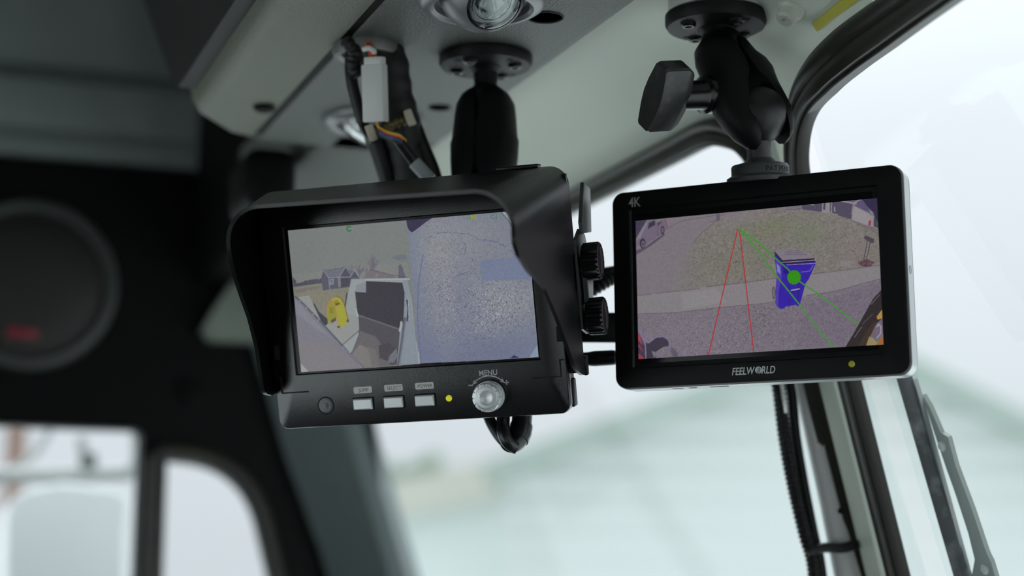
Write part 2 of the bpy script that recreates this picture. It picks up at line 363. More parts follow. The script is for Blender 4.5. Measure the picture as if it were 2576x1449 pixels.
# ================================================================ reading lights
SILVER = mat('silver_grey_plastic', (.20, .20, .205), .36, .35)
LENS = glass_mat('clear_lens', (.93, .95, .95), .02, 1.6)
CHROME = mat('reflector_chrome', (.30, .31, .305), .18, 1.0)
def reading_light(p, label, aim):
    t = thing('reading_light', label, 'reading light', p, group='reading lights on the overhead console')
    p = Vector(p)
    b = B(); lathe(b, [(.0300, .0), (.0390, .0), (.0392, .002), (.0375, .0055), (.0345, .0075), (.0315, .0078), (.0292, .006), (.0285, .002)], p, (0, 0, -1), 48); part('bezel', b, SILVER, t)
    b = B(); aim = Vector(aim).normalized(); c = p+Vector((0, 0, .0065)); pr = []
    for i in range(25):
        a = math.pi*i/24
        if a < math.radians(39): continue
        pr.append((.0275*math.sin(a), .0275*math.cos(a)))
    pr = [(.0165, .0175), (.0175, .0205), (.0175, .0212)]+pr; lathe(b, pr, c, aim, 40)
    bmesh.ops.bisect_plane(b, geom=b.verts[:]+b.edges[:]+b.faces[:], plane_co=p+Vector((0, 0, -.0005)), plane_no=(0, 0, 1), clear_outer=True); ball = part('ball', b, SILVER, t)
    b = B(); lathe(b, [(.0164, .0185), (.0150, .0150), (.0110, .0105), (.0060, .0085), (.0, .0080)], c, aim, 32); part('reflector', b, CHROME, ball)
    b = B(); lathe(b, [(.0110, .0175), (.0120, .0192), (.0130, .0192), (.0135, .0175)], c, aim, 32); part('reflector_ring', b, CHROME, ball)
    b = B(); lathe(b, [(.0042, .0100), (.0042, .0160), (.003, .0172), (0, .0174)], c, aim, 20); part('bulb', b, mat('led_chip', (.55, .55, .48), .25), ball)
    b = B(); lathe(b, [(.0166, .0200), (.0160, .0222), (.0135, .0238), (.0095, .0240), (.0088, .0228), (.0078, .0248), (.004, .0262), (0, .0266)], c, aim, 40); part('lens', b, LENS, ball, label='clear ribbed lens')
    return t
reading_light(onz(1213, -6, CZ), 'silver swivel reading light with clear lens, nearest on the console', VR*.35-VU*.62-VF*.70)
reading_light(onz(940, 300, CZ), 'silver swivel reading light behind the loose wiring connector', -VR*.45-VU*.80-VF*.35)

# ================================================================ grommet hole and loose wiring
g = onz(922, 118, CZ)
t = thing('cable_grommet', 'dull metal ring round the wiring hole in the console', 'grommet', g)
b = B(); lathe(b, [(.0165, .002), (.0165, .006), (.0185, .008), (.0215, .0075), (.0228, .004), (.0228, 0), (.019, -.001)], g, (0, 0, -1), 40); part('ring', b, mat('dull_zinc', (.16, .16, .15), .5, .7), t)
b = B(); lathe(b, [(.0168, -.0005), (.0168, .0035), (0, .0025)], g, (0, 0, -1), 32); part('hole', b, mat('hole_shade', (.01, .01, .01), .7), t)
D = 1.085
t = thing('wiring_connector', 'white plastic wiring connector with orange leads hanging from the console', 'connector', at(945, 235, D))
WHITE = mat('milky_white_nylon', (.62, .62, .60), .4)
a0, a1 = at(930, 164, D), at(957, 306, D); ax = (a1-a0).normalized(); side = VR.lerp(-VF, .28).normalized(); Mx = frame((a0+a1)/2, side, ax)
b = B(); box(b, (0, 0, 0), (.0150, .0372, .0095), Mx, .0010); box(b, (-.0025, .004, .0052), (.0030, .024, .0020), Mx, .0006); box(b, (.0045, -.012, .0050), (.0042, .006, .0016), Mx, .0004); part('shell', b, WHITE, t)
b = B(); box(b, (.0005, -.0205, .0), (.0125, .0060, .0080), Mx, .0008); part('plug_half', b, WHITE, t)
ORANGE = mat('orange_wire', (.75, .10, .02), .4)
for k in (0, 1, 2):
    b = B(); tube(b, smooth_path([at(918+k*5, 96, D+.012), at(924+k*6, 118, D+.004), at(932+k*6, 140, D), at(935+k*8, 166, D)], 5), .0011, 8); part('lead', b, ORANGE if k != 1 else mat('red_wire', (.55, .03, .02), .4), t)
b = B(); tube(b, [at(914, 124, D-.002), at(928, 121, D-.004), at(940, 127, D-.003), at(941, 134, D-.002)], .0019, 8); part('lead_tie', b, WHITE, t)
cols = [('yellow_wire', (.75, .50, .03)), ('amber_wire', (.72, .28, .02)), ('crimson_wire', (.52, .03, .03)), ('violet_wire', (.18, .05, .28)), ('blue_wire', (.05, .09, .45)), ('green_wire', (.03, .20, .10)), ('black_wire', (.012, .012, .012))]
for k, (nm, cc) in enumerate(cols):
    o_ = (k-3)*2.6
    b = B(); tube(b, smooth_path([at(952+k*3, 300, D), at(949-o_*.3+k*2, 318, D-.006), at(960-o_*.8, 334+o_*.7, D-.010), at(982-o_*.5, 343+o_*1.0, D-.008), at(1002-o_*.3, 349+o_*1.1, D), at(1020, 362+o_, D+.008)], 5), .00095, 8); part('lead', b, mat(nm, cc, .4), t)
# black sleeved cables
def cable(name, pts, r, m, label, cat='cable', n=14, group=None, kind=None):
    b = B(); tube(b, smooth_path(pts, 8), r, n); return solo(name, b, m, label, cat, kind, group=group)
TAPE = mat('black_cloth_tape', (.010, .010, .010), .6, bump=(400, .4, .0008))
t = thing('cable_bundle', 'black taped cable bundle running from the console down behind the left monitor', 'cable bundle', at(1000, 330, 1.11))
b = B(); tube(b, smooth_path([at(965, 120, 1.115), at(985, 190, 1.112), at(1000, 265, 1.112), at(1012, 335, 1.115), at(1028, 400, 1.118), at(1050, 470, 1.12)], 6), .0125, 16, rfun=lambda i: 1.0+.07*math.sin(i*.5)+.04*math.sin(i*1.7)); part('taped_sleeve', b, TAPE, t)
b = B(); tube(b, smooth_path([at(935, 320, 1.118), at(955, 370, 1.12), at(972, 420, 1.122), at(990, 480, 1.125)], 6), .0075, 12); part('cable', b, BLACK, t)
b = B(); tube(b, smooth_path([at(1035, 300, 1.118), at(1062, 370, 1.118), at(1085, 425, 1.118), at(1098, 470, 1.118)], 6), .0055, 12); part('cable', b, BLACK, t)
b = B(); tube(b, smooth_path([at(884, 120, 1.10), at(882, 180, 1.098), at(893, 240, 1.098), at(915, 312, 1.10), at(940, 350, 1.11)], 6), .0040, 12); part('cable', b, BLACK, t)
b = B(); tube(b, smooth_path([at(868, 100, 1.095), at(893, 130, 1.093), at(890, 165, 1.093), at(905, 190, 1.095)], 6), .0042, 10, rfun=lambda i: 1+.18*(i % 2)); part('ribbed_sheath', b, TAPE, t)
b = B(); cyl(b, at(1042, 408, 1.095), at(1083, 452, 1.095), .0045, 16); part('heat_shrink', b, mat('pale_grey_sleeve', (.33, .36, .37), .4), t, label='pale grey sleeve')
b = B(); tube(b, smooth_path([at(1000, 350, 1.09), at(1020, 378, 1.092), at(1046, 412, 1.095)], 6), .0036, 12); part('cable', b, BLACK, t)
t = thing('terminal_strip', 'brass and cream terminal strip behind the white connector', 'terminal strip', at(985, 312, 1.12))
b = B(); pa, pb = at(940, 330, 1.098), at(1032, 296, 1.098); n_ = 26
tube(b, [pa.lerp(pb, i/n_) for i in range(n_+1)], .0042, 12, rfun=lambda i: 1.0 if i % 4 < 2 else .78); part('threaded_bar', b, mat('dark_brass', (.16, .13, .06), .4, .7), t)
for q, s in (((934, 334), .006), ((1031, 296), .006)):
    b = B(); box(b, (0, 0, 0), (.0055, .0105, .0085), frame(at(*q, 1.094), VR*.94+VU*.34, VU), .001); part('end_block', b, mat('cream_plastic', (.50, .46, .36), .45), t)

# flat artwork of the two screens: shape, colour, points in mm, line width or grain
SCREEN_CAMERAS=[
('p',(117,122,120),[-76.7,45,1.6,45,1.4,-43.7,-76.9,-45.1],0),
('p',(104,111,120),[-10.5,22.3,-6.5,23.5,-0.9,23.5,-1.2,20.7,-6.9,20.1],0),
('p',(122,124,122),[-76,17,-0.6,18.7,-1.5,4.1,-76.1,8.5],0),
('p',(78,77,90),[-75.7,15.4,-73.8,12.8,-73.7,11.1,-68.4,11.7,-68.3,12.4,-66.5,12.5,-66.1,11,-65.9,12.5,-59.3,13,-59.1,12.2,-57.2,13.1,-57.1,9.1,-73.9,8.9,-75.8,9],0),
('p',(124,121,108),[-75.8,9,-56.5,10.1,-52.7,5.4,-39.1,5.9,-40.4,0.8,-43.8,-10.1,-55.6,-13.2,-63.4,-1.8,-74.9,2],6),
('p',(112,110,104),[-75.4,7.5,-59.8,8.3,-57.3,7.2,-74.6,5],6),
('l',(104,100,112),[-23.5,15.7,-25.1,22.1],0.3),
('l',(104,100,112),[-23.4,16,-24,22.3],0.3),
('l',(104,100,112),[-23.6,13.7,-22,19.9],0.3),
('l',(104,100,112),[-23.3,16.9,-27,23.5],0.3),
('l',(104,100,112),[-23.6,14.4,-25.1,20.8],0.3),
('l',(104,100,112),[-23.5,15.4,-18.6,21.3],0.3),
('l',(104,100,112),[-23.5,15.4,-20,21.4],0.3),
('l',(104,100,112),[-23.6,14.1,-21.8,20.2],0.3),
('l',(104,100,112),[-23.3,17.1,-21.6,23.2],0.3),
('l',(104,100,112),[-23.4,16.5,-22.6,22.7],0.3),
('l',(104,100,112),[-23.6,13.7,-21.6,19.8],0.3),
('l',(104,100,112),[-23.4,15.9,-20.6,22],0.3),
('l',(104,100,112),[-23.7,13.6,-24.8,19.9],0.3),
('l',(104,100,112),[-23.5,15.4,-19.7,21.4],0.3),
('l',(104,100,112),[-23.3,17.1,-20.8,23.2],0.3),
('l',(104,100,112),[-23.3,17.3,-20.8,23.4],0.3),
('l',(104,100,112),[-23.3,16.8,-23.7,23.1],0.3),
('l',(104,100,112),[-23.3,17.3,-23.2,23.6],0.3),
('l',(104,100,112),[-23.6,13.9,-19.7,19.8],0.3),
('l',(104,100,112),[-23.6,14.4,-26.2,20.8],0.3),
('l',(104,100,112),[-23.5,15.3,-18.9,21.2],0.3),
('l',(104,100,112),[-23.5,14.7,-21.9,20.8],0.3),
('l',(104,100,112),[-23.5,15.1,-22.9,21.3],0.3),
('l',(104,100,112),[-23.4,15.9,-24.1,22.2],0.3),
('l',(104,100,112),[-23.3,17.2,-22,23.4],0.3),
('l',(104,100,112),[-23.3,17.3,-21.1,23.4],0.3),
('l',(104,100,112),[-23.9,11.4,-22.5,25.2],0.5),
('l',(100,96,108),[-31.8,15.1,-28.7,18.1],0.3),
('l',(100,96,108),[-31.9,13.4,-30.3,16.5],0.3),
('l',(100,96,108),[-31.8,15.1,-28.7,18],0.3),
('l',(100,96,108),[-31.9,14.2,-28.4,17.2],0.3),
('l',(100,96,108),[-31.9,13.5,-30,16.5],0.3),
('l',(100,96,108),[-31.9,14.3,-29,17.2],0.3),
('l',(100,96,108),[-32,13.2,-33.3,16.5],0.3),
('l',(100,96,108),[-31.8,15.1,-28.7,18.1],0.3),
('l',(100,96,108),[-31.8,14.7,-34.7,18.1],0.3),
('l',(100,96,108),[-31.9,13.4,-32.3,16.6],0.3),
('l',(100,96,108),[-31.8,14.7,-33.1,18],0.3),
('l',(100,96,108),[-32,13.1,-28.8,16.1],0.3),
('l',(100,96,108),[-32,13.1,-30.8,16.2],0.3),
('l',(100,96,108),[-31.9,13.7,-29.9,16.8],0.3),
('l',(100,96,108),[-31.8,15.1,-28.5,18.1],0.3),
('l',(100,96,108),[-31.8,15.2,-31.4,18.3],0.3),
('l',(100,96,108),[-32,13.2,-33.1,16.5],0.3),
('l',(100,96,108),[-32,13.1,-30.9,16.2],0.3),
('l',(100,96,108),[-31.9,13.9,-33.9,17.3],0.3),
('l',(100,96,108),[-31.9,13.4,-30.8,16.5],0.3),
('l',(100,96,108),[-31.8,14.9,-35,18.3],0.3),
('l',(100,96,108),[-31.8,15.1,-32.9,18.4],0.3),
('l',(100,96,108),[-32.1,12,-31.4,19],0.5),
('l',(106,102,114),[-27.6,13.3,-25.3,15.8],0.3),
('l',(106,102,114),[-27.5,13.5,-27.5,16.3],0.3),
('l',(106,102,114),[-27.5,13.7,-26.5,16.3],0.3),
('l',(106,102,114),[-27.5,13.7,-26.9,16.4],0.3),
('l',(106,102,114),[-27.5,13.5,-25,16.1],0.3),
('l',(106,102,114),[-27.5,13.9,-27.6,16.6],0.3),
('l',(106,102,114),[-27.6,13.1,-28.7,16],0.3),
('l',(106,102,114),[-27.5,13.5,-24.8,16.1],0.3),
('l',(106,102,114),[-27.6,12.6,-27.1,15.3],0.3),
('l',(106,102,114),[-27.5,13.6,-27.7,16.4],0.3),
('l',(106,102,114),[-27.7,11.7,-27.1,17.7],0.5),
('l',(110,106,116),[-36.8,16.2,-38.8,19.2],0.3),
('l',(110,106,116),[-37,15.1,-36.1,17.9],0.3),
('l',(110,106,116),[-36.9,15.9,-36,18.7],0.3),
('l',(110,106,116),[-36.9,15.7,-35.8,18.5],0.3),
('l',(110,106,116),[-36.8,16.4,-35.6,19.2],0.3),
('l',(110,106,116),[-37,15.1,-38.9,18.1],0.3),
('l',(110,106,116),[-36.8,16.8,-35.7,19.6],0.3),
('l',(110,106,116),[-36.9,15.9,-37.8,18.8],0.3),
('l',(110,106,116),[-37.1,14.1,-36.4,20.4],0.5),
('p',(92,92,106),[-6.4,17.2,-5.6,17.6,-5,18,-4.4,16,-3.7,15.5,-3.9,13.6,-2.8,11.5,-3.3,9.1,-7.4,9.2],0),
('p',(110,107,112),[-30.1,11.1,-24.7,16.1,-20.7,15.1,-17.2,13.6,-14.8,12.4,-10.3,11.1,-7.9,9.5],0),
('l',(88,78,98),[-24.7,16.1,-17.2,13.6,-11.5,11.7,-1.7,9.7],0.4),
('e',(135,138,140),[-21,11.9,0.7,0.7],0),
('e',(108,105,110),[-21,11.7,0.4,0.5],0),
('p',(84,84,98),[-57.3,12.6,-55.2,17.9,-52.5,13.5,-52.4,5.8,-56.7,5.4],0),
('p',(86,86,100),[-52.5,13.2,-32.8,12.8,-32.1,11.2,-38.6,6.3,-52.4,5.8],0),
('p',(104,106,118),[-55.2,17.9,-47.8,18.1,-45,18.1,-40.8,18.8,-44.9,13.2,-52.3,13],0),
('p',(100,102,114),[-40.8,18.8,-39.1,16.7,-35,16.4,-37.5,12.4,-44.7,12.9],0),
('p',(78,78,92),[-40.8,18.3,-44.9,13.2,-37.5,12.4],0),
('p',(80,80,94),[-35,16.1,-38,12.2,-32.6,12],0),
('p',(72,70,84),[-44.5,12.2,-38.3,12.2,-39,7.1,-44.8,6.3],0),
('p',(132,136,146),[-51.6,12.2,-48.9,12.2,-49.3,8.8,-51.7,8.5],0),
('p',(104,108,120),[-51.1,11.7,-49.5,11.8,-49.7,9.3,-51.1,9.2],0),
('p',(120,118,124),[-46.3,12.3,-44.5,12.4,-44.8,6.8,-46.4,6.6],0),
('l',(134,136,142),[-55.2,17.9,-52.3,13,-52.2,5.8],0.45),
('l',(134,136,142),[-40.8,18.8,-45.2,12.9],0.45),
('l',(134,136,142),[-35,16.4,-38.3,12.2],0.45),
('l',(134,136,142),[-35,16.4,-32.4,11.8],0.45),
('l',(134,136,142),[-52.3,13,-38,12.4],0.45),
('l',(92,90,104),[-55.2,18.1,-51.5,17.6,-47.8,18.1,-45.2,18.1,-40.7,19],0.4),
('l',(100,98,110),[-47.6,18,-47.4,20.2],0.3),
('p',(140,147,148),[-37.6,11.2,-1.8,9,-0.1,-5.7,0.6,-41.2,-0.1,-43.3,-16.8,-43.5,-43.5,-38.5,-49,-29,-44.6,-12.5,-40.6,2],0),
('p',(128,136,146),[-4.6,8.5,-1.6,8.5,1.2,-42.9,-12.9,-43.5],0),
('l',(156,160,160),[-28.4,10.2,-0.3,8.4],0.8),
('p',(128,132,142),[-34.9,7,-28.2,9,-28.6,1.9,-36,3.2],0),
('p',(60,58,66),[-28.2,9.2,-5.1,6.6,-4.2,0.2,-5.2,-7.8,-6.8,-17.5,-9.3,-22,-35.6,-11.1,-36,3.2,-28.9,2.2],0),
('p',(78,76,82),[-35.1,-11.6,-9.3,-22,-11,-31.9,-13.4,-43.3,-17.5,-43.5,-36.7,-30.2],0),
('p',(98,95,98),[-35,-21,-25.3,-25.1,-18.6,-36.3,-17.5,-43.5,-34.9,-43.7,-42.6,-35.5],0),
('p',(118,116,114),[-42.1,-35.6,-36.1,-29.3,-28.7,-33.2,-27.1,-43.4,-35.1,-43.7],0),
('p',(106,104,104),[-31,-30.1,-26.1,-33.4,-24.5,-43.3,-29.7,-43.5],0),
('p',(72,69,74),[-24,-30.6,-16.7,-29.6,-12,-34.3,-16.6,-41.8,-24,-38.4],0),
('p',(104,108,116),[-17.5,-37.6,-12.7,-33.2,-12.1,-37.9,-15.3,-41.9,-19.1,-41.2],0),
('l',(98,98,106),[-35.6,-11.1,-8.8,-22],0.9),
('l',(90,92,104),[-5.6,-15.1,-9,-29.6,-12.6,-43.3],1.3),
('l',(110,114,126),[-4.6,-15.2,-8,-29.6,-11.4,-43.4],0.6),
('l',(64,64,76),[-3.1,-4.5,-2.7,-9.2,-4,-16.7],1.1),
('l',(150,156,166),[-2.3,-4.4,-2.9,-16.5],0.5),
('l',(160,162,166),[-7.9,-17.4,-9.4,-22.7],1.3),
('l',(160,162,166),[-36.3,-7.6,-35.6,-11.6],0.9),
('l',(66,66,76),[-41.3,2.8,-43.8,-7.6],0.7),
('p',(138,141,139),[-73.5,2.6,-66.1,3.1,-58.4,-14.5,-48.5,-9.7,-43.7,-8.8,-35.2,-12.6,-35.5,-20.5,-47.2,-28.8,-43.2,-35.5,-57.2,-18.5],0),
('l',(104,104,110),[-47.2,-28.8,-35.8,-20.9],0.7),
('l',(100,98,100),[-43.1,-35.3,-36.9,-29.7,-30.4,-24.5],1.0),
('p',(64,64,74),[-64.4,-1.2,-62.7,-2.8,-60.6,-7.4,-57.7,-10.1,-55.5,-12.2,-55.5,-15.2,-57.5,-16.5,-59.2,-14.9],0),
('p',(118,117,128),[-76.5,7.1,-75.1,2.5,-68.9,-3.9,-57.2,-18.5,-47.2,-29.1,-35.1,-43.7,-76.4,-44.9,-77.2,5.1],0),
('p',(122,119,124),[-76.8,-25.2,-55.4,-26.6,-37.4,-43,-76.4,-44.7],0),
('p',(126,126,136),[-75.7,1.6,-71.4,-3.2,-62.1,-15,-53.8,-24.2,-62.4,-18.7,-72.2,-10.6,-75.9,-7.9],0),
('l',(90,89,100),[-75.1,3,-70,-2.3,-61.8,-11.8,-55.2,-19.7,-49.6,-26.5,-43.1,-34.8,-35.3,-43.4],1.2),
('l',(140,142,150),[-47.3,-30.1,-40.7,-37.4,-35.6,-43.6],0.35),
('e',(150,152,158),[-72.4,0,0.4,0.4],0),
('e',(150,152,158),[-68.5,-4.5,0.4,0.4],0),
('e',(150,152,158),[-64.6,-8.9,0.4,0.4],0),
('e',(150,152,158),[-61.5,-12.5,0.4,0.4],0),
('p',(150,154,150),[-75.8,-38.7,-71,-44,-76.1,-44.7],0),
('p',(150,151,58),[-55.2,-9.3,-54.7,-3.9,-52.8,-0.8,-50.6,0.3,-47.9,1.1,-45.9,0.2,-44.3,-2.1,-43.3,-5.2,-42.7,-8.9,-41.9,-14.6,-44.5,-16.7,-47.8,-18.7,-49.3,-15.1,-49.7,-11.9,-51.9,-12.2,-54.3,-15.5,-55.3,-15.7],0),
('p',(138,138,52),[-55.2,-9.3,-54.7,-3.9,-52.9,-1.3,-51.3,-1.4,-50,-4.2,-49.2,-12.2,-51.9,-12.2,-54.3,-15.5,-55.3,-15.7],0),
('p',(86,76,66),[-53.2,-13.1,-50,-11.6,-49.9,-13.6,-53.2,-15.1],0),
('l',(172,120,84),[-55.5,-11.7,-55.1,-5.6,-53.1,-1.3,-51.3,-0.9,-49.8,-4.2,-48.9,-10.9,-47.8,-18.7],0.5),
('l',(120,88,50),[-48.4,1.4,-45.4,-0.1,-43.7,-3.7,-42.4,-11.4,-41.9,-14.6],0.5),
('p',(110,84,50),[-49.9,-3,-47,-2.4,-46.1,-3.7,-49.3,-4.7],0),
('l',(112,88,54),[-50.1,-2.2,-47.7,-1.6],0.5),
('l',(112,100,58),[-53.3,-5.7,-51.2,-5.6],0.45),
('l',(112,100,58),[-53.4,-6.7,-51.3,-6.6],0.45),
('l',(112,100,58),[-53.5,-7.7,-51.4,-7.6],0.45),
('l',(112,100,58),[-53.6,-8.6,-51.5,-8.5],0.45),
('e',(78,74,70),[-48.7,-17.6,1,0.7],0),
('e',(78,74,70),[-42.4,-14.3,0.7,1],0),
('p',(118,122,135),[1.6,44.7,68.1,44.7,76.7,44.5,76.9,-44.7,0.9,-43.4],7),
('g',(106,115,142),[3.6,23.2,9.8,34.3],(0.8, 0)),
('g',(103,111,138),[6.6,-40.3,14.7,19.6],(0.8, 0)),
('g',(101,107,134),[31.3,-32.1,9.8,27],(0.75, 0)),
('g',(97,103,132),[51,-35.8,19.6,12.3],(0.8, 0)),
('g',(107,115,140),[68.4,-34.5,12.3,22.1],(0.6, 0)),
('g',(135,137,141),[21.2,21.8,17.2,22.1],(0.9, 14)),
('g',(133,135,140),[34.6,30.4,29.4,14.7],(0.6, 10)),
('g',(131,133,142),[21,-7.2,13.5,27],(0.7, 30)),
('g',(136,137,142),[55.8,-9.6,17.2,17.2],(0.8, 40)),
('g',(129,133,144),[42.6,-18.4,14.7,17.2],(0.6, 34)),
('g',(133,135,142),[70.6,-10.7,9.8,14.7],(0.5, 20)),
('g',(115,119,136),[32.3,-8,5.4,29.4],(0.6, 10)),
('p',(110,119,146),[44.7,15.2,49.5,16.5,73.5,16.4,75.7,2.8,45.1,3.9],5),
('g',(113,122,142),[58.8,9.4,18.4,8.3],(0.6, 0)),
('l',(126,130,142),[11.5,31.3,8.2,22.8,5,10.9],0.9),
('l',(100,106,136),[9.7,22.7,4.8,3.7,2.5,-15.7,2.5,-43],0.7),
('p',(56,51,74),[1.1,44.5,18.8,44.7,14.1,42.5,8.1,38.8,4.1,36.5,2.2,37.9,1.2,40.9],0),
('l',(92,94,128),[11.6,31.4,12.9,32.2],0.25),
('l',(92,94,128),[12.9,32.2,14.4,32.6],0.25),
('l',(92,94,128),[14.4,32.6,15.9,33.5],0.35),
('l',(92,94,128),[19.8,34.7,21.4,34.7],0.5),
('l',(92,94,128),[21.4,34.7,22.2,34.7],0.35),
('l',(92,94,128),[22.2,34.7,23.8,34.9],0.35),
('l',(92,94,128),[23.8,34.9,24.8,34.8],0.5),
('l',(92,94,128),[24.8,34.8,26.4,34.8],0.35),
('l',(92,94,128),[26.4,34.8,27.7,34.7],0.35),
('l',(92,94,128),[27.7,34.7,28.5,34.1],0.25),
('l',(92,94,128),[30.1,34,31,34.1],0.25),
('l',(92,94,128),[31,34.1,32.4,33.8],0.25),
('l',(92,94,128),[32.4,33.8,33.8,33.1],0.25),
('l',(92,94,128),[34.6,33.4,36.3,32.9],0.5),
('l',(92,94,128),[36.3,32.9,37.5,33],0.25),
('l',(92,94,128),[37.5,33,38.3,33],0.35),
('l',(92,94,128),[38.3,33,39.9,32.4],0.35),
('l',(92,94,128),[39.9,32.4,40.8,31.7],0.35),
('l',(92,94,128),[40.8,31.7,42.1,31.1],0.35),
('l',(92,94,128),[42.1,31.1,44,30.3],0.25),
('l',(92,94,128),[44,30.3,44.8,28.8],0.5),
('l',(92,94,128),[44.8,28.8,46.7,28.5],0.25),
('l',(92,94,128),[46.7,28.5,47.8,28.3],0.25),
('l',(92,94,128),[47.8,28.3,49.5,28.6],0.5),
('l',(92,94,128),[49.5,28.6,50.7,27.9],0.5),
('l',(92,94,128),[50.7,27.9,51.9,27.8],0.25),
('l',(92,94,128),[51.9,27.8,52.9,27.5],0.35),
('l',(92,94,128),[52.9,27.5,54,27.3],0.5),
('l',(92,94,128),[54,27.3,55.5,26.7],0.5),
('l',(92,94,128),[55.5,26.7,56.8,26.5],0.5),
('l',(92,94,128),[56.8,26.5,58,25.6],0.25),
('l',(92,94,128),[58,25.6,59.2,24.7],0.5),
('l',(92,94,128),[59.2,24.7,60.4,24.2],0.5),
('l',(92,94,128),[60.4,24.2,61,23.4],0.35),
('l',(92,94,128),[61,23.4,62.3,23],0.25),
('l',(92,94,128),[64.5,20.8,65.5,20.2],0.5),
('l',(92,94,128),[65.5,20.2,66.2,18.8],0.35),
('l',(92,94,128),[66.2,18.8,67.2,17.8],0.5),
('l',(92,94,128),[67.2,17.8,68.1,17],0.5),
('l',(92,94,128),[38.6,18.3,39.6,17.9],0.25),
('l',(92,94,128),[40.5,17.4,40.6,16.2],0.5),
('l',(92,94,128),[40.6,16.2,41.1,15.3],0.25),
('l',(92,94,128),[41.1,15.3,41.7,13.9],0.25),
('l',(92,94,128),[41.4,12.4,42,10.9],0.35),
('l',(92,94,128),[41.7,9.2,42.1,8],0.25),
('l',(92,94,128),[42.1,8,42.7,6.8],0.25),
('l',(92,94,128),[42.7,6.8,43.2,5.8],0.35),
('l',(92,94,128),[43.2,5.8,43.2,4.7],0.35),
('l',(92,94,128),[28.6,7.9,30.3,8.3],0.25),
('l',(92,94,128),[30.3,8.3,31.6,8.7],0.25),
('l',(92,94,128),[31.6,8.7,32.4,8.7],0.35),
('l',(92,94,128),[32.4,8.7,34.1,9],0.5),
('l',(92,94,128),[34.1,9,35.1,9.6],0.35),
('l',(92,94,128),[35.1,9.6,36.7,9.7],0.25),
('l',(92,94,128),[36.7,9.7,38.2,10.4],0.25),
('l',(92,94,128),[35.5,20.7,36.3,21.6],0.35),
('l',(92,94,128),[36.3,21.6,36.4,22.9],0.35),
('l',(92,94,128),[36.4,22.9,36.8,24],0.5),
('l',(92,94,128),[36.8,24,37.2,25.4],0.35),
('l',(92,94,128),[37.2,25.4,36.8,26.4],0.25),
('l',(92,94,128),[36.8,26.4,35.8,27.9],0.5),
('l',(92,94,128),[35.5,-0.6,36.6,-1.6],0.5),
('l',(92,94,128),[36.6,-1.6,38,-2.3],0.35),
('l',(92,94,128),[38,-2.3,39,-3.2],0.25),
('l',(92,94,128),[35.4,-15.3,36.5,-15.1],0.35),
('l',(92,94,128),[36.5,-15.1,38.1,-14.7],0.25),
('l',(92,94,128),[38.1,-14.7,39.5,-13.6],0.35),
('l',(92,94,128),[40,-14.5,40.9,-15.8],0.35),
('l',(92,94,128),[40.9,-15.8,42.2,-16.9],0.5),
('l',(92,94,128),[42.2,-16.9,42.7,-17.8],0.25),
('l',(92,94,128),[42.7,-17.8,43.8,-18.5],0.35),
('p',(148,153,158),[60.3,44.9,63.2,44.2,66.6,41,77.6,12.7,76.8,-1.6,74.7,8.2,72.7,19.1,69.2,29.6,64.7,39.3],0),
('l',(66,64,92),[60.3,44.9,64.7,38.8,69.2,29.6,73.1,17.8,75.7,5.7],0.4),
('p',(54,50,84),[60.3,44.9,68.1,44.7,68,37.3,66.4,41.5,63.6,43.9],0),
('p',(130,144,164),[76.2,-36.5,77.6,-36.6,76.9,-44.7,70,-44.3],0),
('p',(54,50,90),[58.5,-43.8,60.9,-42,64.2,-43.6],0),
('p',(150,154,158),[0.5,-39.9,1.7,-35.1,1.4,-43.7,0.6,-43.6],0),
('l',(150,156,160),[0.4,-30.2,1.2,-43.4],0.5),
]
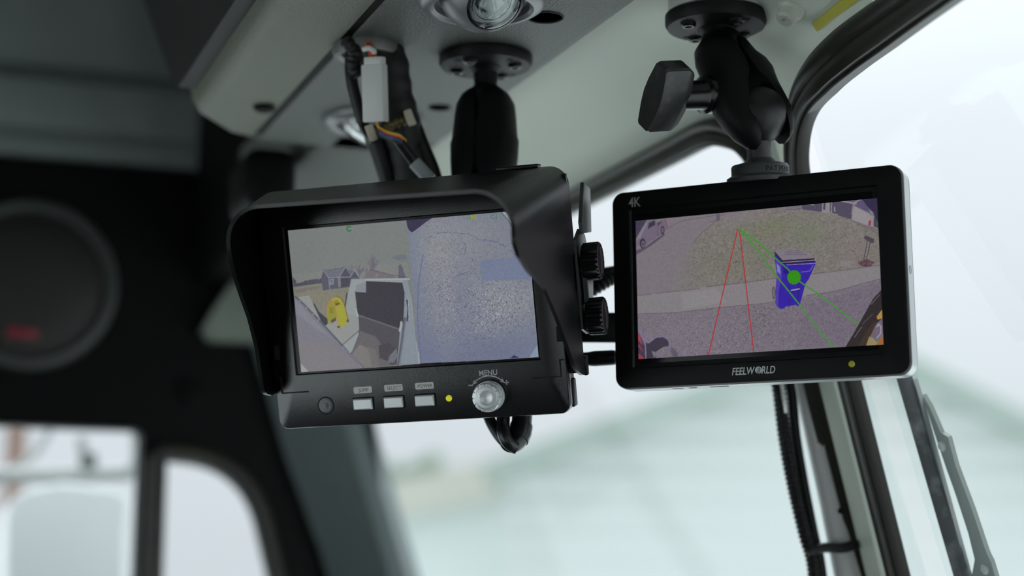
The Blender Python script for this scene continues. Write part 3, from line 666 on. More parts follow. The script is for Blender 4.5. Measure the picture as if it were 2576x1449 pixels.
SCREEN_STREET=[
('p',(119,113,119),[-77.2,44.2,77.5,44.7,76.9,-43.9,-77.4,-44.9],5),
('p',(121,116,112),[-24,39.1,-31.9,32.6,-38.5,26.4,-45.8,15,-54.9,-3,-7.5,-1.1,34.5,1,77.5,3.1,77,22.9,64.5,30.5,48,37.1,26.3,41.6,1.5,43.7],-20),
('g',(119,113,119),[-50.7,7.9,13.5,14.7],(0.7, 0)),
('g',(122,117,121),[-11.2,40.7,14.7,3.9],(0.8, 0)),
('g',(112,120,92),[13.6,32.7,12.3,3.9],(0.6, -16)),
('g',(110,120,96),[33,25.6,9.8,6.4],(0.6, -16)),
('g',(116,118,98),[0.9,26,14.7,7.4],(0.5, -22)),
('g',(116,116,104),[-12.1,12.3,27,9.8],(0.5, -30)),
('g',(124,114,114),[61.4,11.1,14.7,6.1],(0.5, -14)),
('p',(126,120,124),[52.9,8.2,58.8,6.5,58.2,3.7,52.1,5.2],0),
('p',(127,122,126),[-77.2,-4.2,-56.2,-2.9,-30.3,-1.6,-7.5,-0.9,13.7,0.4,34.6,1.3,77.5,3.4,77.7,-4.2,48.6,-10.1,31.6,-11.8,15.7,-13.5,4.5,-14.7,-25.6,-15,-51.3,-16.2,-77,-15.2],4),
('p',(132,129,132),[-47.1,-4.4,-25.2,-3,-17.9,-11.9,-46.1,-14.4],3),
('p',(115,108,118),[-77,-15.2,-51.3,-16.2,-25.6,-15,4.5,-14.7,15.7,-13.5,31.6,-11.8,48.6,-10.1,77.7,-4.2,76.9,-43.9,-77.4,-44.9],14),
('g',(120,113,122),[-46.4,-27.2,29.4,12.3],(0.5, 12)),
('g',(110,103,112),[4.3,-23.1,14.7,14.7],(0.6, 22)),
('g',(108,100,112),[43.2,-25.7,19.6,14.7],(0.6, 16)),
('g',(118,110,122),[-26.4,-40.7,24.5,9.8],(0.5, 18)),
('p',(110,102,114),[31.4,-17.8,77.6,-5.6,77,-18.6,52,-42.4,23.2,-42.4],12),
('l',(92,82,90),[-76.2,-3.7,-66.7,-3.4],0.35),
('l',(92,82,90),[-64,-3.1,-45.8,-2.7,-35.4,-2.2],0.35),
('l',(92,82,90),[-31.6,-1.5,-7.5,-0.9,13.7,0.4],0.35),
('l',(92,82,90),[34.6,1.3,51.4,1.9,76.6,3.4],0.35),
('l',(92,82,90),[-74.8,-15.1,-51.3,-16.2,-25.6,-15,4.6,-14.4,14.5,-13.4],0.35),
('l',(92,82,90),[31.6,-11.5,48.6,-10.1,65.3,-6.8,76.5,-4.6],0.35),
('l',(92,82,90),[-71.1,30.7,-44.6,41.2,-23.9,42.3],0.35),
('l',(92,82,90),[-23.2,39,-31.3,33.3,-36.6,28.7,-38,26.3],0.35),
('l',(92,82,90),[59.9,32.4,69.2,27.7,76.8,23.2],0.35),
('l',(92,82,90),[60.3,31.4,69.1,26.5,76.7,21.7],0.35),
('p',(66,60,80),[-76.2,43.4,-68.4,43.4,-71.5,39.4,-76.2,32.2],0),
('p',(86,76,92),[-76,25,-69.9,26.6,-63.2,30.8,-57.1,34,-56.8,33,-65.9,27.2,-76.1,22],0),
('p',(108,98,116),[-76,28.1,-75.4,31.8,-73.1,35.5,-69.8,41.8,-65.5,43.4,-62.6,43.4,-61.9,40.8,-56.6,42.8,-55.6,40.5,-54.9,37.4,-57.3,34.3,-63.2,31.5,-69.3,27.8,-70.1,31.1,-73,31.6,-74.7,27],0),
('p',(128,122,132),[-75.6,31.6,-73.1,35.5,-69.3,42.2,-67.7,42.8,-70.4,37.8,-73.2,32.4],0),
('p',(60,54,66),[-67.2,41.5,-63.4,43,-63,40.1,-68,37.8],0),
('p',(72,66,80),[-61.6,41,-58.1,42.7,-60.9,38.9],0),
('l',(80,72,90),[-61.6,41.5,-61.3,32.9],0.4),
('l',(140,70,90),[-56.3,42.8,-55.1,38.4],0.5),
('e',(58,50,62),[-71.7,29,2,3.2],0),
('e',(104,98,110),[-71.4,28.5,1.2,2.2],0),
('e',(64,58,70),[-71.4,28.5,0.5,1],0),
('e',(58,50,62),[-58.3,36.2,1.2,2.7],0),
('e',(104,98,110),[-58.3,36.2,0.7,1.7],0),
('p',(92,88,100),[-23.3,43,-21,43.1,-20.9,38.8,-23.2,38.8],0),
('p',(120,100,112),[-20.8,42.8,-16.5,42.9,-17,41.9,-20.8,41.8],0),
('l',(96,86,92),[-27.3,38.6,-19.1,39.4],0.35),
('p',(112,106,116),[21,43.8,29.8,43.9,30.5,41.4,21.1,41.8],0),
('l',(84,78,96),[20.9,41.6,26.3,41.3,30.2,41.7],0.35),
('p',(78,72,92),[30.3,44.4,43,44.4,42.8,38.3,30.9,40.9],0),
('p',(134,130,134),[34.7,44.2,38.6,44.3,38.1,42.7,35.2,43.4],0),
('p',(134,130,136),[43.5,44.1,48.6,44.1,48.5,37.3,42.8,38.3],0),
('p',(72,66,84),[44,43.8,45.2,43.7,44.8,39.3,43.6,39.7],0),
('l',(64,58,78),[48.1,44.1,47.8,37.8],0.5),
('p',(80,73,92),[49.1,44.3,54.4,44.3,61.9,41.6,60.3,32.1,51.6,35.6,49,37.2],0),
('p',(130,126,134),[50.1,40.5,50.9,41,51,37.6,50,37.9],0),
('l',(130,126,132),[42.3,38.4,52.3,35.7],0.5),
('p',(140,136,140),[62.3,39.9,71.4,34.4,70.6,27.1,60.3,32.1],0),
('p',(88,80,110),[62.6,41.5,67.5,43.7,71.2,36.6,71.8,34.6,63,40],0),
('p',(50,45,70),[67,43.8,77.5,44.4,77.5,24.1,75.7,25.2,73.5,35.2,71,37.6],0),
('p',(100,92,112),[55.1,43.9,66.3,44.1,62.7,42.2],0),
('l',(142,138,140),[53.6,44.1,62.1,41.6,63.6,41.4],0.7),
('l',(142,138,140),[62.4,42,67,44],0.6),
('l',(130,126,132),[61.9,41.6,60.7,35.2],0.6),
('p',(136,132,136),[70.9,34,73.6,32.5,72.9,26.4,70.8,27.5],0),
('p',(150,52,72),[70.7,30.4,72.1,30.5,71.5,27.2,70.1,27.6],0),
('p',(72,70,76),[73.6,32.1,76.3,28.9,76.4,25.4,73.4,26.8],0),
('p',(130,128,128),[71.2,36.6,73.3,35,71.8,34.9],0),
('p',(74,68,78),[68,22,73.3,19.2,73,16.8,71.1,17.2,67.2,20],0),
('l',(70,62,70),[69.3,18.6,66.6,7.1],0.45),
('l',(70,62,70),[70.9,17.5,67.7,4.9],0.45),
('l',(80,72,78),[68.6,14.8,70.2,14],0.35),
('l',(80,72,78),[67.4,9.4,68.8,8.6],0.35),
('p',(92,70,80),[63,6.2,68.3,7.7,72.9,5.4,70.5,2.7,64.6,3.7],-30),
('e',(84,78,84),[11.4,-8.4,1.1,3.9],0),
('e',(112,108,112),[11.4,-8.4,0.6,2.7],0),
('p',(52,34,152),[13,15.1,16.9,12.9,37.3,9.5,37.9,7.3,36.7,5.4,35.3,2.4,33,-2,31.2,-4,27.1,-17,26.1,-17.6,24.9,-16.6,18.5,-17.1,17.7,-18.3,15.3,-18.3,12.7,-16.2,12.5,-6.8,13.8,2.9,12.9,11.5],0),
('p',(78,58,158),[13.2,13.2,16.7,8.5,16.7,0.2,14.7,-6.9,13.9,-17,12.4,-15.5,12.5,-6.8,13.8,2.9],0),
('p',(112,122,172),[13.8,9.7,15.9,7.1,16.3,2.4,14.1,4.3],0),
('p',(122,114,124),[12.8,17.1,14.1,17.5,28.3,16.8,35,13.3,37.1,10.5,18.3,10.5,14.5,14.3],0),
('l',(92,84,104),[19.5,16.3,28.3,16],0.35),
('l',(92,84,104),[19.4,15.3,30.2,14.7],0.35),
('l',(92,84,104),[19.4,14.3,32.1,13.3],0.35),
('l',(44,36,58),[13,16.1,17.3,10.6,36.8,10.2],0.9),
('l',(134,126,132),[17.3,9.7,37.3,9.5],0.5),
('l',(40,32,70),[17.7,8.9,37.3,8.8],0.8),
('l',(132,124,140),[20.2,8,37.9,7.5],0.45),
('l',(112,98,180),[28.5,2.9,34.1,3.2,36.2,6.4],0.45),
('p',(40,26,122),[18.1,6.4,22.5,3.7,28.3,2.7,27.7,1.3,20.9,2.3,18,2.5],0),
('l',(42,28,128),[20.5,-17.5,21.5,-8.6,19.9,-0],0.5),
('l',(40,28,120),[27.2,-0.6,26.1,-16.2],0.5),
('l',(150,146,166),[22.3,-7.7,27.2,-7.1],0.75),
('l',(34,26,100),[22.3,-8.4,27.4,-7.8],0.6),
('l',(172,42,46),[-9.7,32.8,-30.8,-43.9],0.62),
('l',(172,42,46),[-8.7,32.2,-2.1,-44],0.62),
('l',(62,140,50),[-8.9,32.5,-0.4,22.4,12.6,3,27.1,-16.7,34.6,-28,41.5,-37.1,46.8,-43.3],0.8),
('l',(62,140,48),[-8.7,32.7,0.9,25,21,5,27.1,-2.3,38.9,-11.3,57.4,-27.2,75.9,-43.4],0.8),
('e',(50,136,24),[24.3,0.1,4.2,4.3],0),
('p',(66,58,76),[-76.6,-24.3,-73.6,-29.2,-71.6,-33.6,-70.8,-44.8,-77.4,-44.7],0),
('p',(152,66,80),[-76.4,-26.3,-74.4,-29.9,-73.2,-35,-76.3,-31.8],0),
('p',(150,60,72),[-76.3,-33.5,-73.3,-38,-73,-39,-76.1,-35.8],0),
('p',(150,60,72),[-76.2,-39.8,-72.3,-43.5,-72.4,-44.7,-76.3,-44.7],0),
('p',(62,56,70),[-71.1,-33.6,-69,-34.2,-64.2,-31,-60,-30.8,-56.4,-33,-56,-36.5,-59.6,-36.8,-64.9,-39.9,-67.5,-38.8,-66.3,-42.1,-62.4,-44.8,-70.8,-44.8],0),
('p',(90,86,100),[-55.5,-36,-51.9,-39.2,-50.4,-41.7,-50,-44.2,-52.8,-44.1,-55.5,-39.5],0),
('l',(118,112,142),[-76.6,-23.8,-74.1,-27.4,-72.1,-32,-69.2,-33.7,-64.7,-30.8,-61,-30,-57.4,-31.2,-55.2,-34.6,-55,-39],0.7),
('l',(124,118,146),[-76.4,-25.3,-73.6,-30,-71.4,-35.6,-71.3,-44.8],0.6),
('l',(100,90,134),[-67.7,-44.5,-65,-42.2,-61.4,-43.6],0.6),
('p',(48,42,44),[53.4,-43.9,58.9,-35.8,65,-26,71.1,-16.3,77.4,-10.1,76.9,-28,68.8,-36.9,65.6,-44.2],0),
('p',(64,50,42),[61.5,-43,67.7,-33.3,72.9,-28.4,71.2,-33.5,66.1,-43.7],0),
('p',(142,130,92),[65.6,-44.2,68,-38.2,71.9,-40.8,73.1,-44.2],0),
('p',(168,132,72),[72.7,-27,76.9,-21.9,76.6,-28,73.3,-28.7],0),
('p',(106,96,112),[68.7,-38,72.3,-31.2,76.2,-27.9,76.3,-36.1,72.1,-41.7],0),
('p',(150,98,58),[71.5,-43.6,76.2,-37.8,76.4,-44.3],0),
('l',(154,150,156),[72.7,-32.9,73.7,-31.3,75,-33,74.8,-36.8,72.4,-39.4],0.7),
('l',(104,98,102),[59.3,-38.1,63.8,-32.3],0.45),
('l',(104,100,106),[70,-19.3,74.9,-14.2],0.4),
('l',(80,74,78),[64.3,-30.7,70.4,-25.2],0.5),
]
SC_C=(-36.3, 40.5)
SC_R=(40.6, 41.1)
SC_M=(43.5, 41.1)
SC_S=(54.6, 42.0)
LG0=-15.7
LG2=11.3
LG1=0.9
LGY=-57.00

# ================================================================ screen pictures, drawn in screen millimetres
def draw_screen(spec, w, h, nx, ny, seed):
    """rasterise flat coloured shapes to a grid of screen cells"""
    S = 2; W, H = nx*S, ny*S; rs = np.random.RandomState(seed)
    img = np.zeros((H, W, 3)); xs = (np.arange(W)+.5)/W*w-w/2; ys = (np.arange(H)+.5)/H*h-h/2
    def blur(a, k):
        for _ in range(k):
            a = (a+np.roll(a, 1, 0)+np.roll(a, -1, 0)+np.roll(a, 1, 1)+np.roll(a, -1, 1))/5
        return a
    n1 = blur(rs.randn(H, W), 4); n1 /= n1.std(); n2 = blur(rs.randn(H, W), 30); n2 /= n2.std()
    n3 = rs.randn(H, W); inside = np.ones((H, W))
    for _ in range(3): n3 = (n3+np.roll(n3, 1, 1)+np.roll(n3, 2, 1)+.6*np.roll(n3, 1, 0))/3.6
    n3 /= n3.std(); n4 = blur(rs.randn(H, W), 3); n4 /= n4.std()
    def cell(pts, pad):
        x0, x1 = np.searchsorted(xs, [min(pts[0::2])-pad, max(pts[0::2])+pad]); y0, y1 = np.searchsorted(ys, [min(pts[1::2])-pad, max(pts[1::2])+pad]); return x0, x1, y0, y1
    for k, col, pts, a in spec:
        if k == 'g':                                   # a soft patch: tint and grain fading outward
            X, Y = np.meshgrid(xs, ys); f = np.exp(-((X-pts[0])/pts[2])**2-((Y-pts[1])/pts[3])**2)*inside
            amt, gr = a; img += f[..., None]*amt*(np.array(col, float)-img)
            m = abs(gr); v = (np.where(n4 > 1.2, .8*m, 0)-np.where(n4 < -1.3, 1.2*m, 0)) if gr > 0 else -np.where(n3 > 1.1, m, 0)*1.0
            if gr: img += (f*v)[..., None]
            continue
        if k == 'e': q = [pts[0]-pts[2], pts[1]-pts[3], pts[0]+pts[2], pts[1]+pts[3]]
        else: q = pts
        x0, x1, y0, y1 = cell(q, a if k == 'l' else 0)
        if x1 <= x0 or y1 <= y0: continue
        X, Y = np.meshgrid(xs[x0:x1], ys[y0:y1])
        if k == 'p':
            ins = np.zeros(X.shape, bool); n = len(pts)//2
            for i in range(n):
                ax, ay, bx, by = pts[2*i], pts[2*i+1], pts[(2*i+2) % (2*n)], pts[(2*i+3) % (2*n)]
                if ay == by: continue
                ins ^= ((ay > Y) != (by > Y)) & (X < (bx-ax)*(Y-ay)/(by-ay)+ax)
        elif k == 'e':
            ins = ((X-pts[0])/pts[2])**2+((Y-pts[1])/pts[3])**2 < 1
        else:
            ins = np.zeros(X.shape, bool)
            for i in range(len(pts)//2-1):
                ax, ay, bx, by = pts[2*i:2*i+4]; L = (bx-ax)**2+(by-ay)**2+1e-9
                tt = np.clip(((X-ax)*(bx-ax)+(Y-ay)*(by-ay))/L, 0, 1); ins |= (X-ax-tt*(bx-ax))**2+(Y-ay-tt*(by-ay))**2 < (a/2)**2
        sub = img[y0:y1, x0:x1]; c = np.array(col, float)
        if k == 'p' and a:
            m = abs(a); N = n1[y0:y1, x0:x1]; T = n4[y0:y1, x0:x1]
            if a > 0: v = N*.10*m+np.where(T > 1.25, .85*m, 0)-np.where(T < -1.45, 1.3*m, 0)+n2[y0:y1, x0:x1]*.10*m
            else: v = -np.where(n3[y0:y1, x0:x1] > 1.1, 1.0*m, 0)+N*.10*m+n2[y0:y1, x0:x1]*.16*m
            cc = c+v[..., None]*np.array([1, 1, .95]); sub[ins] = cc[ins]
        else: sub[ins] = c
        if k == 'p' and a: inside = np.zeros((H, W)); inside[y0:y1, x0:x1] = ins
    img += n1[..., None]*2.0
    img = img.reshape(ny, S, nx, S, 3).mean((1, 3)); img = np.clip(img/255, 0, 1)
    return np.where(img <= .04045, img/12.92, ((img+.055)/1.055)**2.4)
def screen_mat(name):
    m = bpy.data.materials.new(name); m.use_nodes = True; t = m.node_tree; b = t.nodes['Principled BSDF']
    a = t.nodes.new('ShaderNodeVertexColor'); a.layer_name = 'picture'
    b.inputs['Base Color'].default_value = (.004, .004, .004, 1); b.inputs['Roughness'].default_value = .3; b.inputs['Specular IOR Level'].default_value = .15
    t.links.new(a.outputs['Color'], b.inputs['Emission Color']); b.inputs['Emission Strength'].default_value = 1.0
    return m
def screen(name, spec, w, h, nx, ny, seed, parent, z, m):
    img = draw_screen(spec, w, h, nx, ny, seed)
    X, Y = np.meshgrid(np.linspace(-w/2, w/2, nx), np.linspace(-h/2, h/2, ny))
    co = np.stack([X, Y, np.full(X.shape, z)], -1).reshape(-1, 3)*.001
    i = np.arange((ny-1)*nx).reshape(ny-1, nx)[:, :-1].ravel(); f = np.stack([i, i+1, i+nx+1, i+nx], 1)
    me = bpy.data.meshes.new(name); me.vertices.add(len(co)); me.vertices.foreach_set('co', co.ravel())
    me.loops.add(f.size); me.loops.foreach_set('vertex_index', f.ravel().astype(np.int32))
    me.polygons.add(len(f)); me.polygons.foreach_set('loop_start', np.arange(0, f.size, 4, dtype=np.int32))
    me.update(calc_edges=True)
    at_ = me.color_attributes.new('picture', 'FLOAT_COLOR', 'POINT'); at_.data.foreach_set('color', np.concatenate([img.reshape(-1, 3), np.ones((len(co), 1))], 1).ravel())
    me.materials.append(m); o = bpy.data.objects.new(name, me); C.objects.link(o); o.parent = parent; WM[o.name] = WM[parent.name]; return o
def sheet(bm, outer, inner=None, z0=0, z1=1): ...
def bezel(bm, ow, oh, r, iw, ih, zf, zb, zi, ch=1.0, ocx=0, ocy=0, icx=0, icy=0, n=6, ri=.6):
    """front frame with an opening, mm: outer back, outer front, chamfer, opening edge, opening depth"""
    R = lambda w, h, rr, z, x, y: [Vector((px, py, z)) for px, py in rrect(w, h, rr, n, x, y)]
    loft(bm, [R(ow, oh, r, zb, ocx, ocy), R(ow, oh, r, zf-ch, ocx, ocy), R(ow-ch*.3, oh-ch*.3, r-.3*ch, zf-ch*.3, ocx, ocy), R(ow-ch, oh-ch, max(r-ch, .3), zf, ocx, ocy),
              R(iw, ih, ri, zf, icx, icy), R(iw-.6, ih-.6, ri, zi, icx, icy), R(iw-6, ih-6, ri, zi-.2, icx, icy), R(iw-6, ih-6, ri, zb, icx, icy)], wrap=True, caps=False)
    return bm

# ================================================================ left monitor (two camera views, hood)
R1 = Matrix(((0.81304, -0.15393, -0.56149), (-0.58134, -0.16219, -0.79733), (0.03167, 0.97468, -0.22135)))
m1 = thing('camera_monitor', 'black hooded monitor showing two camera pictures side by side, with buttons and a MENU knob', 'monitor', (0.29795, 0.96243, 0.15813), R1)
FACE = mat('speckled_black_bezel', (.0065, .0058, .0066), .25, spec=1.0, bump=(1800, .22, .0002))
b = B(); bezel(b, 93.4, 72.6, 6, 78.6, 46.2, 1.3, -6, -.7, 1.2, ocy=-6.5, icx=-.8, icy=.2); part('bezel', mm(b), FACE, m1, local=True, ang=30)
b = B(); prism(b, rrect(93.0, 68.0, 6, 6, 0, -10.8), -17, -6); prism(b, rrect(89, 62, 8, 6, 0, -8), -26, -17); part('housing', mm(b), BLACK, m1, local=True)
b = B(); box(b, (93.2, -68, -12), (2.2, 17, 9), None, 1.0); part('side_step', mm(b), BLACK, m1, local=True)
b = B(); prism(b, rrect(77.8, 45.6, .5, 2, -.8, .2), -2.0, -.6); part('screen_glass', mm(b), GLOSSBLACK, m1, local=True)
scr = screen('screen', SCREEN_CAMERAS, 152.4, 88.5, 560, 326, 4, m1, 0.0, screen_mat('two_camera_picture'))
GREENI = mat('green_screen_letter', (0, 0, 0), .5, emit=(lin((42, 112, 62)), 1.0)); GREENR = mat('bright_green_screen_letter', (0, 0, 0), .5, emit=(lin((60, 150, 60)), 1.0)); YELI = mat('olive_screen_letter', (0, 0, 0), .5, emit=(lin((140, 140, 62)), 1.0))
def scrtext(tx, m, x, y, s, bold=.08): return part('screen_lettering', mm(letters(tx, s, x, y, .08, bold=bold, depth=.02)), m, m1, local=True)
scrtext('C', GREENI, *SC_C, 4.6, .22); scrtext('R', GREENR, *SC_R, 4.6, .06); scrtext('M', YELI, *SC_M, 4.6, .06)
b = B()
for pts in ([(0, -.9), (1.1, -.9), (3.2, -2.0), (3.2, 2.0), (1.1, .9), (0, .9), (0, -.9)],): tube(b, [Vector((SC_S[0]+x, SC_S[1]+y, .1)) for x, y in pts], .20, 6)
part('speaker_icon', mm(b), GREENI, m1, local=True)
# hood
def zleft(y): return float(np.interp(y, [-57.5, -56.5, -54.5, -52, -26, -6, 9.5, 24, 35, 43, 55], [2, 10, 17, 21.5, 26.3, 38.5, 52, 63, 68, 70, 70]))
def zright(y): return float(np.interp(y, [-58, -56.5, -54.5, -50, -35, -17.5, 2, 17, 31, 40, 55], [-10, -6, 2, 8.5, 21.2, 36.5, 55.5, 81.7, 98, 103, 101]))
ZB = -13.0
def hood_pt(s, z):
    """s runs from the bottom of the left wall over the top to the bottom of the right wall"""
    hw = 101-(.17 if s < 2.5 else .06)*(z-ZB); yt = 69.2-.10*(z-ZB); r = 12+.11*(z-ZB)
    Ls = yt-r+57.5; arc = math.pi/2*r; hl = 101-.17*(z-ZB); hr = 101-.06*(z-ZB); Lt = hl+hr-2*r
    if s < 1: return Vector((-hw, -57.5+Ls*s, z))
    if s < 2: a = math.pi-(s-1)*math.pi/2; return Vector((-hw+r+r*math.cos(a), yt-r+r*math.sin(a), z))
    if s < 3: return Vector((-hl+r+Lt*(s-2), yt, z))
    if s < 4: a = math.pi/2-(s-3)*math.pi/2; return Vector((hw-r+r*math.cos(a), yt-r+r*math.sin(a), z))
    return Vector((hw, yt-r-Ls*(s-4), z))
ss = [i/44 for i in range(44)]+[1+i/12 for i in range(12)]+[2+i/10 for i in range(10)]+[3+i/12 for i in range(12)]+[4+i/44 for i in range(45)]
b = B(); vs = []
for s in ss:
    if s < 1: ze = zleft(hood_pt(s, 40).y)
    elif s <= 2: ze = 70
    elif s < 4: ze = 70+min(s-2, 1)*26+max(s-3, 0)*5
    else: ze = zright(hood_pt(s, 40).y)
    vs.append([b.verts.new(hood_pt(s, ZB+(ze-ZB)*j/10)) for j in range(11)])
for i in range(len(vs)-1):
    for j in range(10): b.faces.new((vs[i][j], vs[i+1][j], vs[i+1][j+1], vs[i][j+1]))
bmesh.ops.recalc_face_normals(b, faces=b.faces[:])
if vs[60][5].normal.y < 0: bmesh.ops.reverse_faces(b, faces=b.faces[:])
b.normal_update()
bmesh.ops.solidify(b, geom=b.faces[:], thickness=2.3)
for vtx in b.verts: pass
hood = part('hood', mm(b), SATIN, m1, local=True, ang=40)
for sx in (-1, 1):
    b = B(); box(b, (sx*95.8, 4, -9), (9.5, 120, 3)); part('hood_flange', mm(b), BLACK, m1, local=True)
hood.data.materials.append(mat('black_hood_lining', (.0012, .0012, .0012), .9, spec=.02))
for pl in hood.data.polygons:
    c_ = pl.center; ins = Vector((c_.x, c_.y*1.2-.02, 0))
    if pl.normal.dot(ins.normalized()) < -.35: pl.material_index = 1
b = B(); box(b, (101.2, -52.5, -16), (2.6, 12, 5), None, .8); part('hood_catch', mm(b), SATIN, m1, local=True)
b = B(); box(b, (-99.0, -52.5, -14), (2.6, 12, 5), None, .8); part('hood_catch', mm(b), SATIN, m1, local=True)
b = B(); box(b, (70, 70.2, -16), (26, 2.4, 10), None, .8); part('hood_catch', mm(b), SATIN, m1, local=True)
SLOT = mat('deep_black_slot', (.003, .003, .003), .8)
for sx in (-1, 1):
    b = B()
    for c_, s_ in (((sx*90.3, -31.0), (3.4, 9.4)), ((sx*89.4, -51.5), (1.0, 10.4)), ((sx*90.4, -46.6), (3.0, .8)), ((sx*80.6, -56.5), (17.6, .9))): box(b, (c_[0], c_[1], 1.32), (s_[0], s_[1], .14))
    part('clip_slot', mm(b), SLOT, m1, local=True)
# controls
PRINT = mat('grey_print', (.48, .48, .49), .6); TAG = mat('pale_label', (.66, .64, .62), .5); TAGTXT = mat('brown_grey_print', (.12, .10, .09), .6)
ALU = mat('brushed_silver_plastic', (.74, .755, .76), .36, .45)
for x, lx, lt, ly in ((-36.8, -36.4, 'JUMP', -57.5), (-16.9, -16.4, 'SELECT', -57.3), (3.1, 3.5, 'POWER', -57.2)):
    y = -66.1
    b = B(); prism(b, rrect(7.0, 4.2, .5, 3, x+.25, y), .9, 1.36); part('button_well', mm(b), SLOT, m1, local=True)
    b = B(); n = B(); loft(n, [[Vector((x+px, y+py, z)) for px, py in rrect(w_, h_, .35, 2)] for w_, h_, z in ((6.0, 3.4, .6), (6.0, 3.4, 3.0), (5.5, 2.7, 3.8))]); merge(b, n)
    bt = part('button', mm(b), ALU, m1, local=True)
    b = B(); prism(b, rrect(5.9, 2.05, .9, 4, lx, ly), 1.25, 1.42); lb = part('button_label', mm(b), TAG, m1, local=True)
    part('label_lettering', mm(letters(lt, 3.1, lx+.5, ly-1.1, 1.45, depth=.04, width={'JUMP': 6.6, 'SELECT': 9.3, 'POWER': 9.3}[lt])), TAGTXT, lb, local=True)
b = B(); lathe(b, [(5.6, 1.28), (5.5, 1.42), (4.7, 1.42), (4.6, 1.2)], (-61.3, -65.8, 0), (0, 0, 1), 40); part('sensor_ring', mm(b), SLOT, m1, local=True)
b = B(); lathe(b, [(4.75, 1.0), (4.7, 1.45), (2.8, 1.8), (2.6, 1.75), (1.5, 2.0), (0, 2.05)], (-61.3, -65.8, 0), (0, 0, 1), 40); part('light_sensor', mm(b), mat('smoky_sensor_lens', (.10, .10, .11), .25), m1, local=True)
b = B(); lathe(b, [(2.0, 1.2), (1.9, 2.0), (1.2, 2.8), (0, 3.1)], (18.4, -65.7, 0), (0, 0, 1), 24); part('power_light', mm(b), mat('yellow_green_led', (.5, .5, .03), .25, emit=((.42, .44, .015), .8)), m1, local=True)
kx, ky = 44.4, -65.6
b = B(); lathe(b, [(10.2, 1.28), (10.2, 1.42), (8, 1.42)], (kx, ky, 0), (0, 0, 1), 40); part('knob_well', mm(b), SLOT, m1, local=True)
b = B(); rings = []
N_ = 96
def kr(base, i, teeth):
    return base-(teeth if (i % 8) in (0,) else 0)
for rr, z, te in ((9.3, 1.2, 0), (9.3, 3.4, 0), (9.0, 3.5, .9), (9.0, 6.2, .9), (9.2, 6.3, 0), (9.2, 7.4, 0), (8.8, 7.5, .9), (8.7, 10.6, .9), (8.3, 11.6, .9), (6.9, 11.9, 0), (6.4, 11.4, 0), (4.4, 11.6, 0), (4.0, 11.2, 0), (2.0, 10.6, 0), (0.02, 10.4, 0)):
    rings.append([Vector((kx+kr(rr, i, te)*math.cos(2*math.pi*i/N_), ky+kr(rr, i, te)*math.sin(2*math.pi*i/N_), z)) for i in range(N_)])
loft(b, rings); part('menu_knob', mm(b), ALU, m1, local=True, ang=28)
part('menu_lettering', mm(letters('MENU', 4.7, 44.4, -53.2, 1.36, bold=.07, depth=.05, width=11.4)), PRINT, m1, local=True)
b = B(); R_ = 12.4; pts = [Vector((kx-.3+R_*math.cos(a), -65.9+R_*math.sin(a), 1.36)) for a in [math.radians(133-i*86/24) for i in range(25)]]
tube(b, pts, .35, 6, ry=.05, up=(0, 0, 1))
for s_ in (-1, 1):
    a = math.radians(90+s_*43); p = Vector((kx-.3+R_*math.cos(a), -65.9+R_*math.sin(a), 1.34)); tdir = Vector((-s_*math.sin(a)*1.0, s_*math.cos(a), 0)); nrm = Vector((math.cos(a), math.sin(a), 0))
    prism(b, [(p.x+tdir.x*2.4, p.y+tdir.y*2.4), (p.x+nrm.x*1.3-tdir.x*.6, p.y+nrm.y*1.3-tdir.y*.6), (p.x-nrm.x*1.3-tdir.x*.6, p.y-nrm.y*1.3-tdir.y*.6)], 1.32, 1.42)
part('menu_arrow', mm(b), PRINT, m1, local=True)
b = B(); box(b, (32.8, -58.6, 1.36), (2.8, .8, .1)); part('minus_sign', mm(b), PRINT, m1, local=True)
b = B(); box(b, (55.4, -58.2, 1.36), (2.9, .8, .1)); box(b, (55.4, -58.2, 1.36), (.8, 2.9, .1)); part('plus_sign', mm(b), PRINT, m1, local=True)
# bracket at the side with two thumb knobs
br = thing('monitor_bracket', 'black U bracket with two ribbed thumb knobs at the side of the hooded monitor', 'bracket', m1.matrix_world.translation-Vector((0, 0, ZC)), R1)
b = B(); prism(b, [(-34, 26), (-20, 30), (-6, 24), (-6, -30), (-20, -34), (-40, -20), (-48, -2)], 101.6, 103.4, Matrix(((0, 0, 1, 0), (0, 1, 0, 0), (1, 0, 0, -2), (0, 0, 0, 1))), .4); part('side_plate', mm(b), SATIN, br, local=True)
b = B(); box(b, (0, 2, -48), (206, 26, 2.2), None, .5); part('back_plate', mm(b), SATIN, br, local=True)
b = B(); box(b, (-103, 2, -27), (2, 30, 44), None, .5); part('side_plate', mm(b), SATIN, br, local=True)
b = B(); prism(b, [(-52, 54), (-34, 58), (-18, 34), (-20, 27), (-44, 27)], 103.5, 106, Matrix(((0, 0, 1, 0), (0, 1, 0, 0), (1, 0, 0, 0), (0, 0, 0, 1))), .6); part('bracket_ear', mm(b), mat('grey_bracket_steel', (.09, .095, .095), .38, .3), br, local=True)
for y, z in ((10.0, -17), (-23.3, -17)):
    b = B(); rings = []; n_ = 72
    for rr, x, te in ((3.2, 101.5, 0), (3.2, 105, 0), (10.4, 105.1, .0), (11.4, 106, .8), (11.6, 114.5, .8), (10.9, 115.6, .4), (8.6, 115.7, 0), (7.6, 115.2, 0), (3.0, 115.0, 0), (.02, 115.1, 0)):
        rings.append([Vector((x, y+(rr-(te if i % 3 == 0 else 0))*math.cos(2*math.pi*i/n_), z+(rr-(te if i % 3 == 0 else 0))*math.sin(2*math.pi*i/n_))) for i in range(n_)])
    loft(b, rings); part('thumb_knob', mm(b), GLOSSBLACK, br, local=True, ang=28)
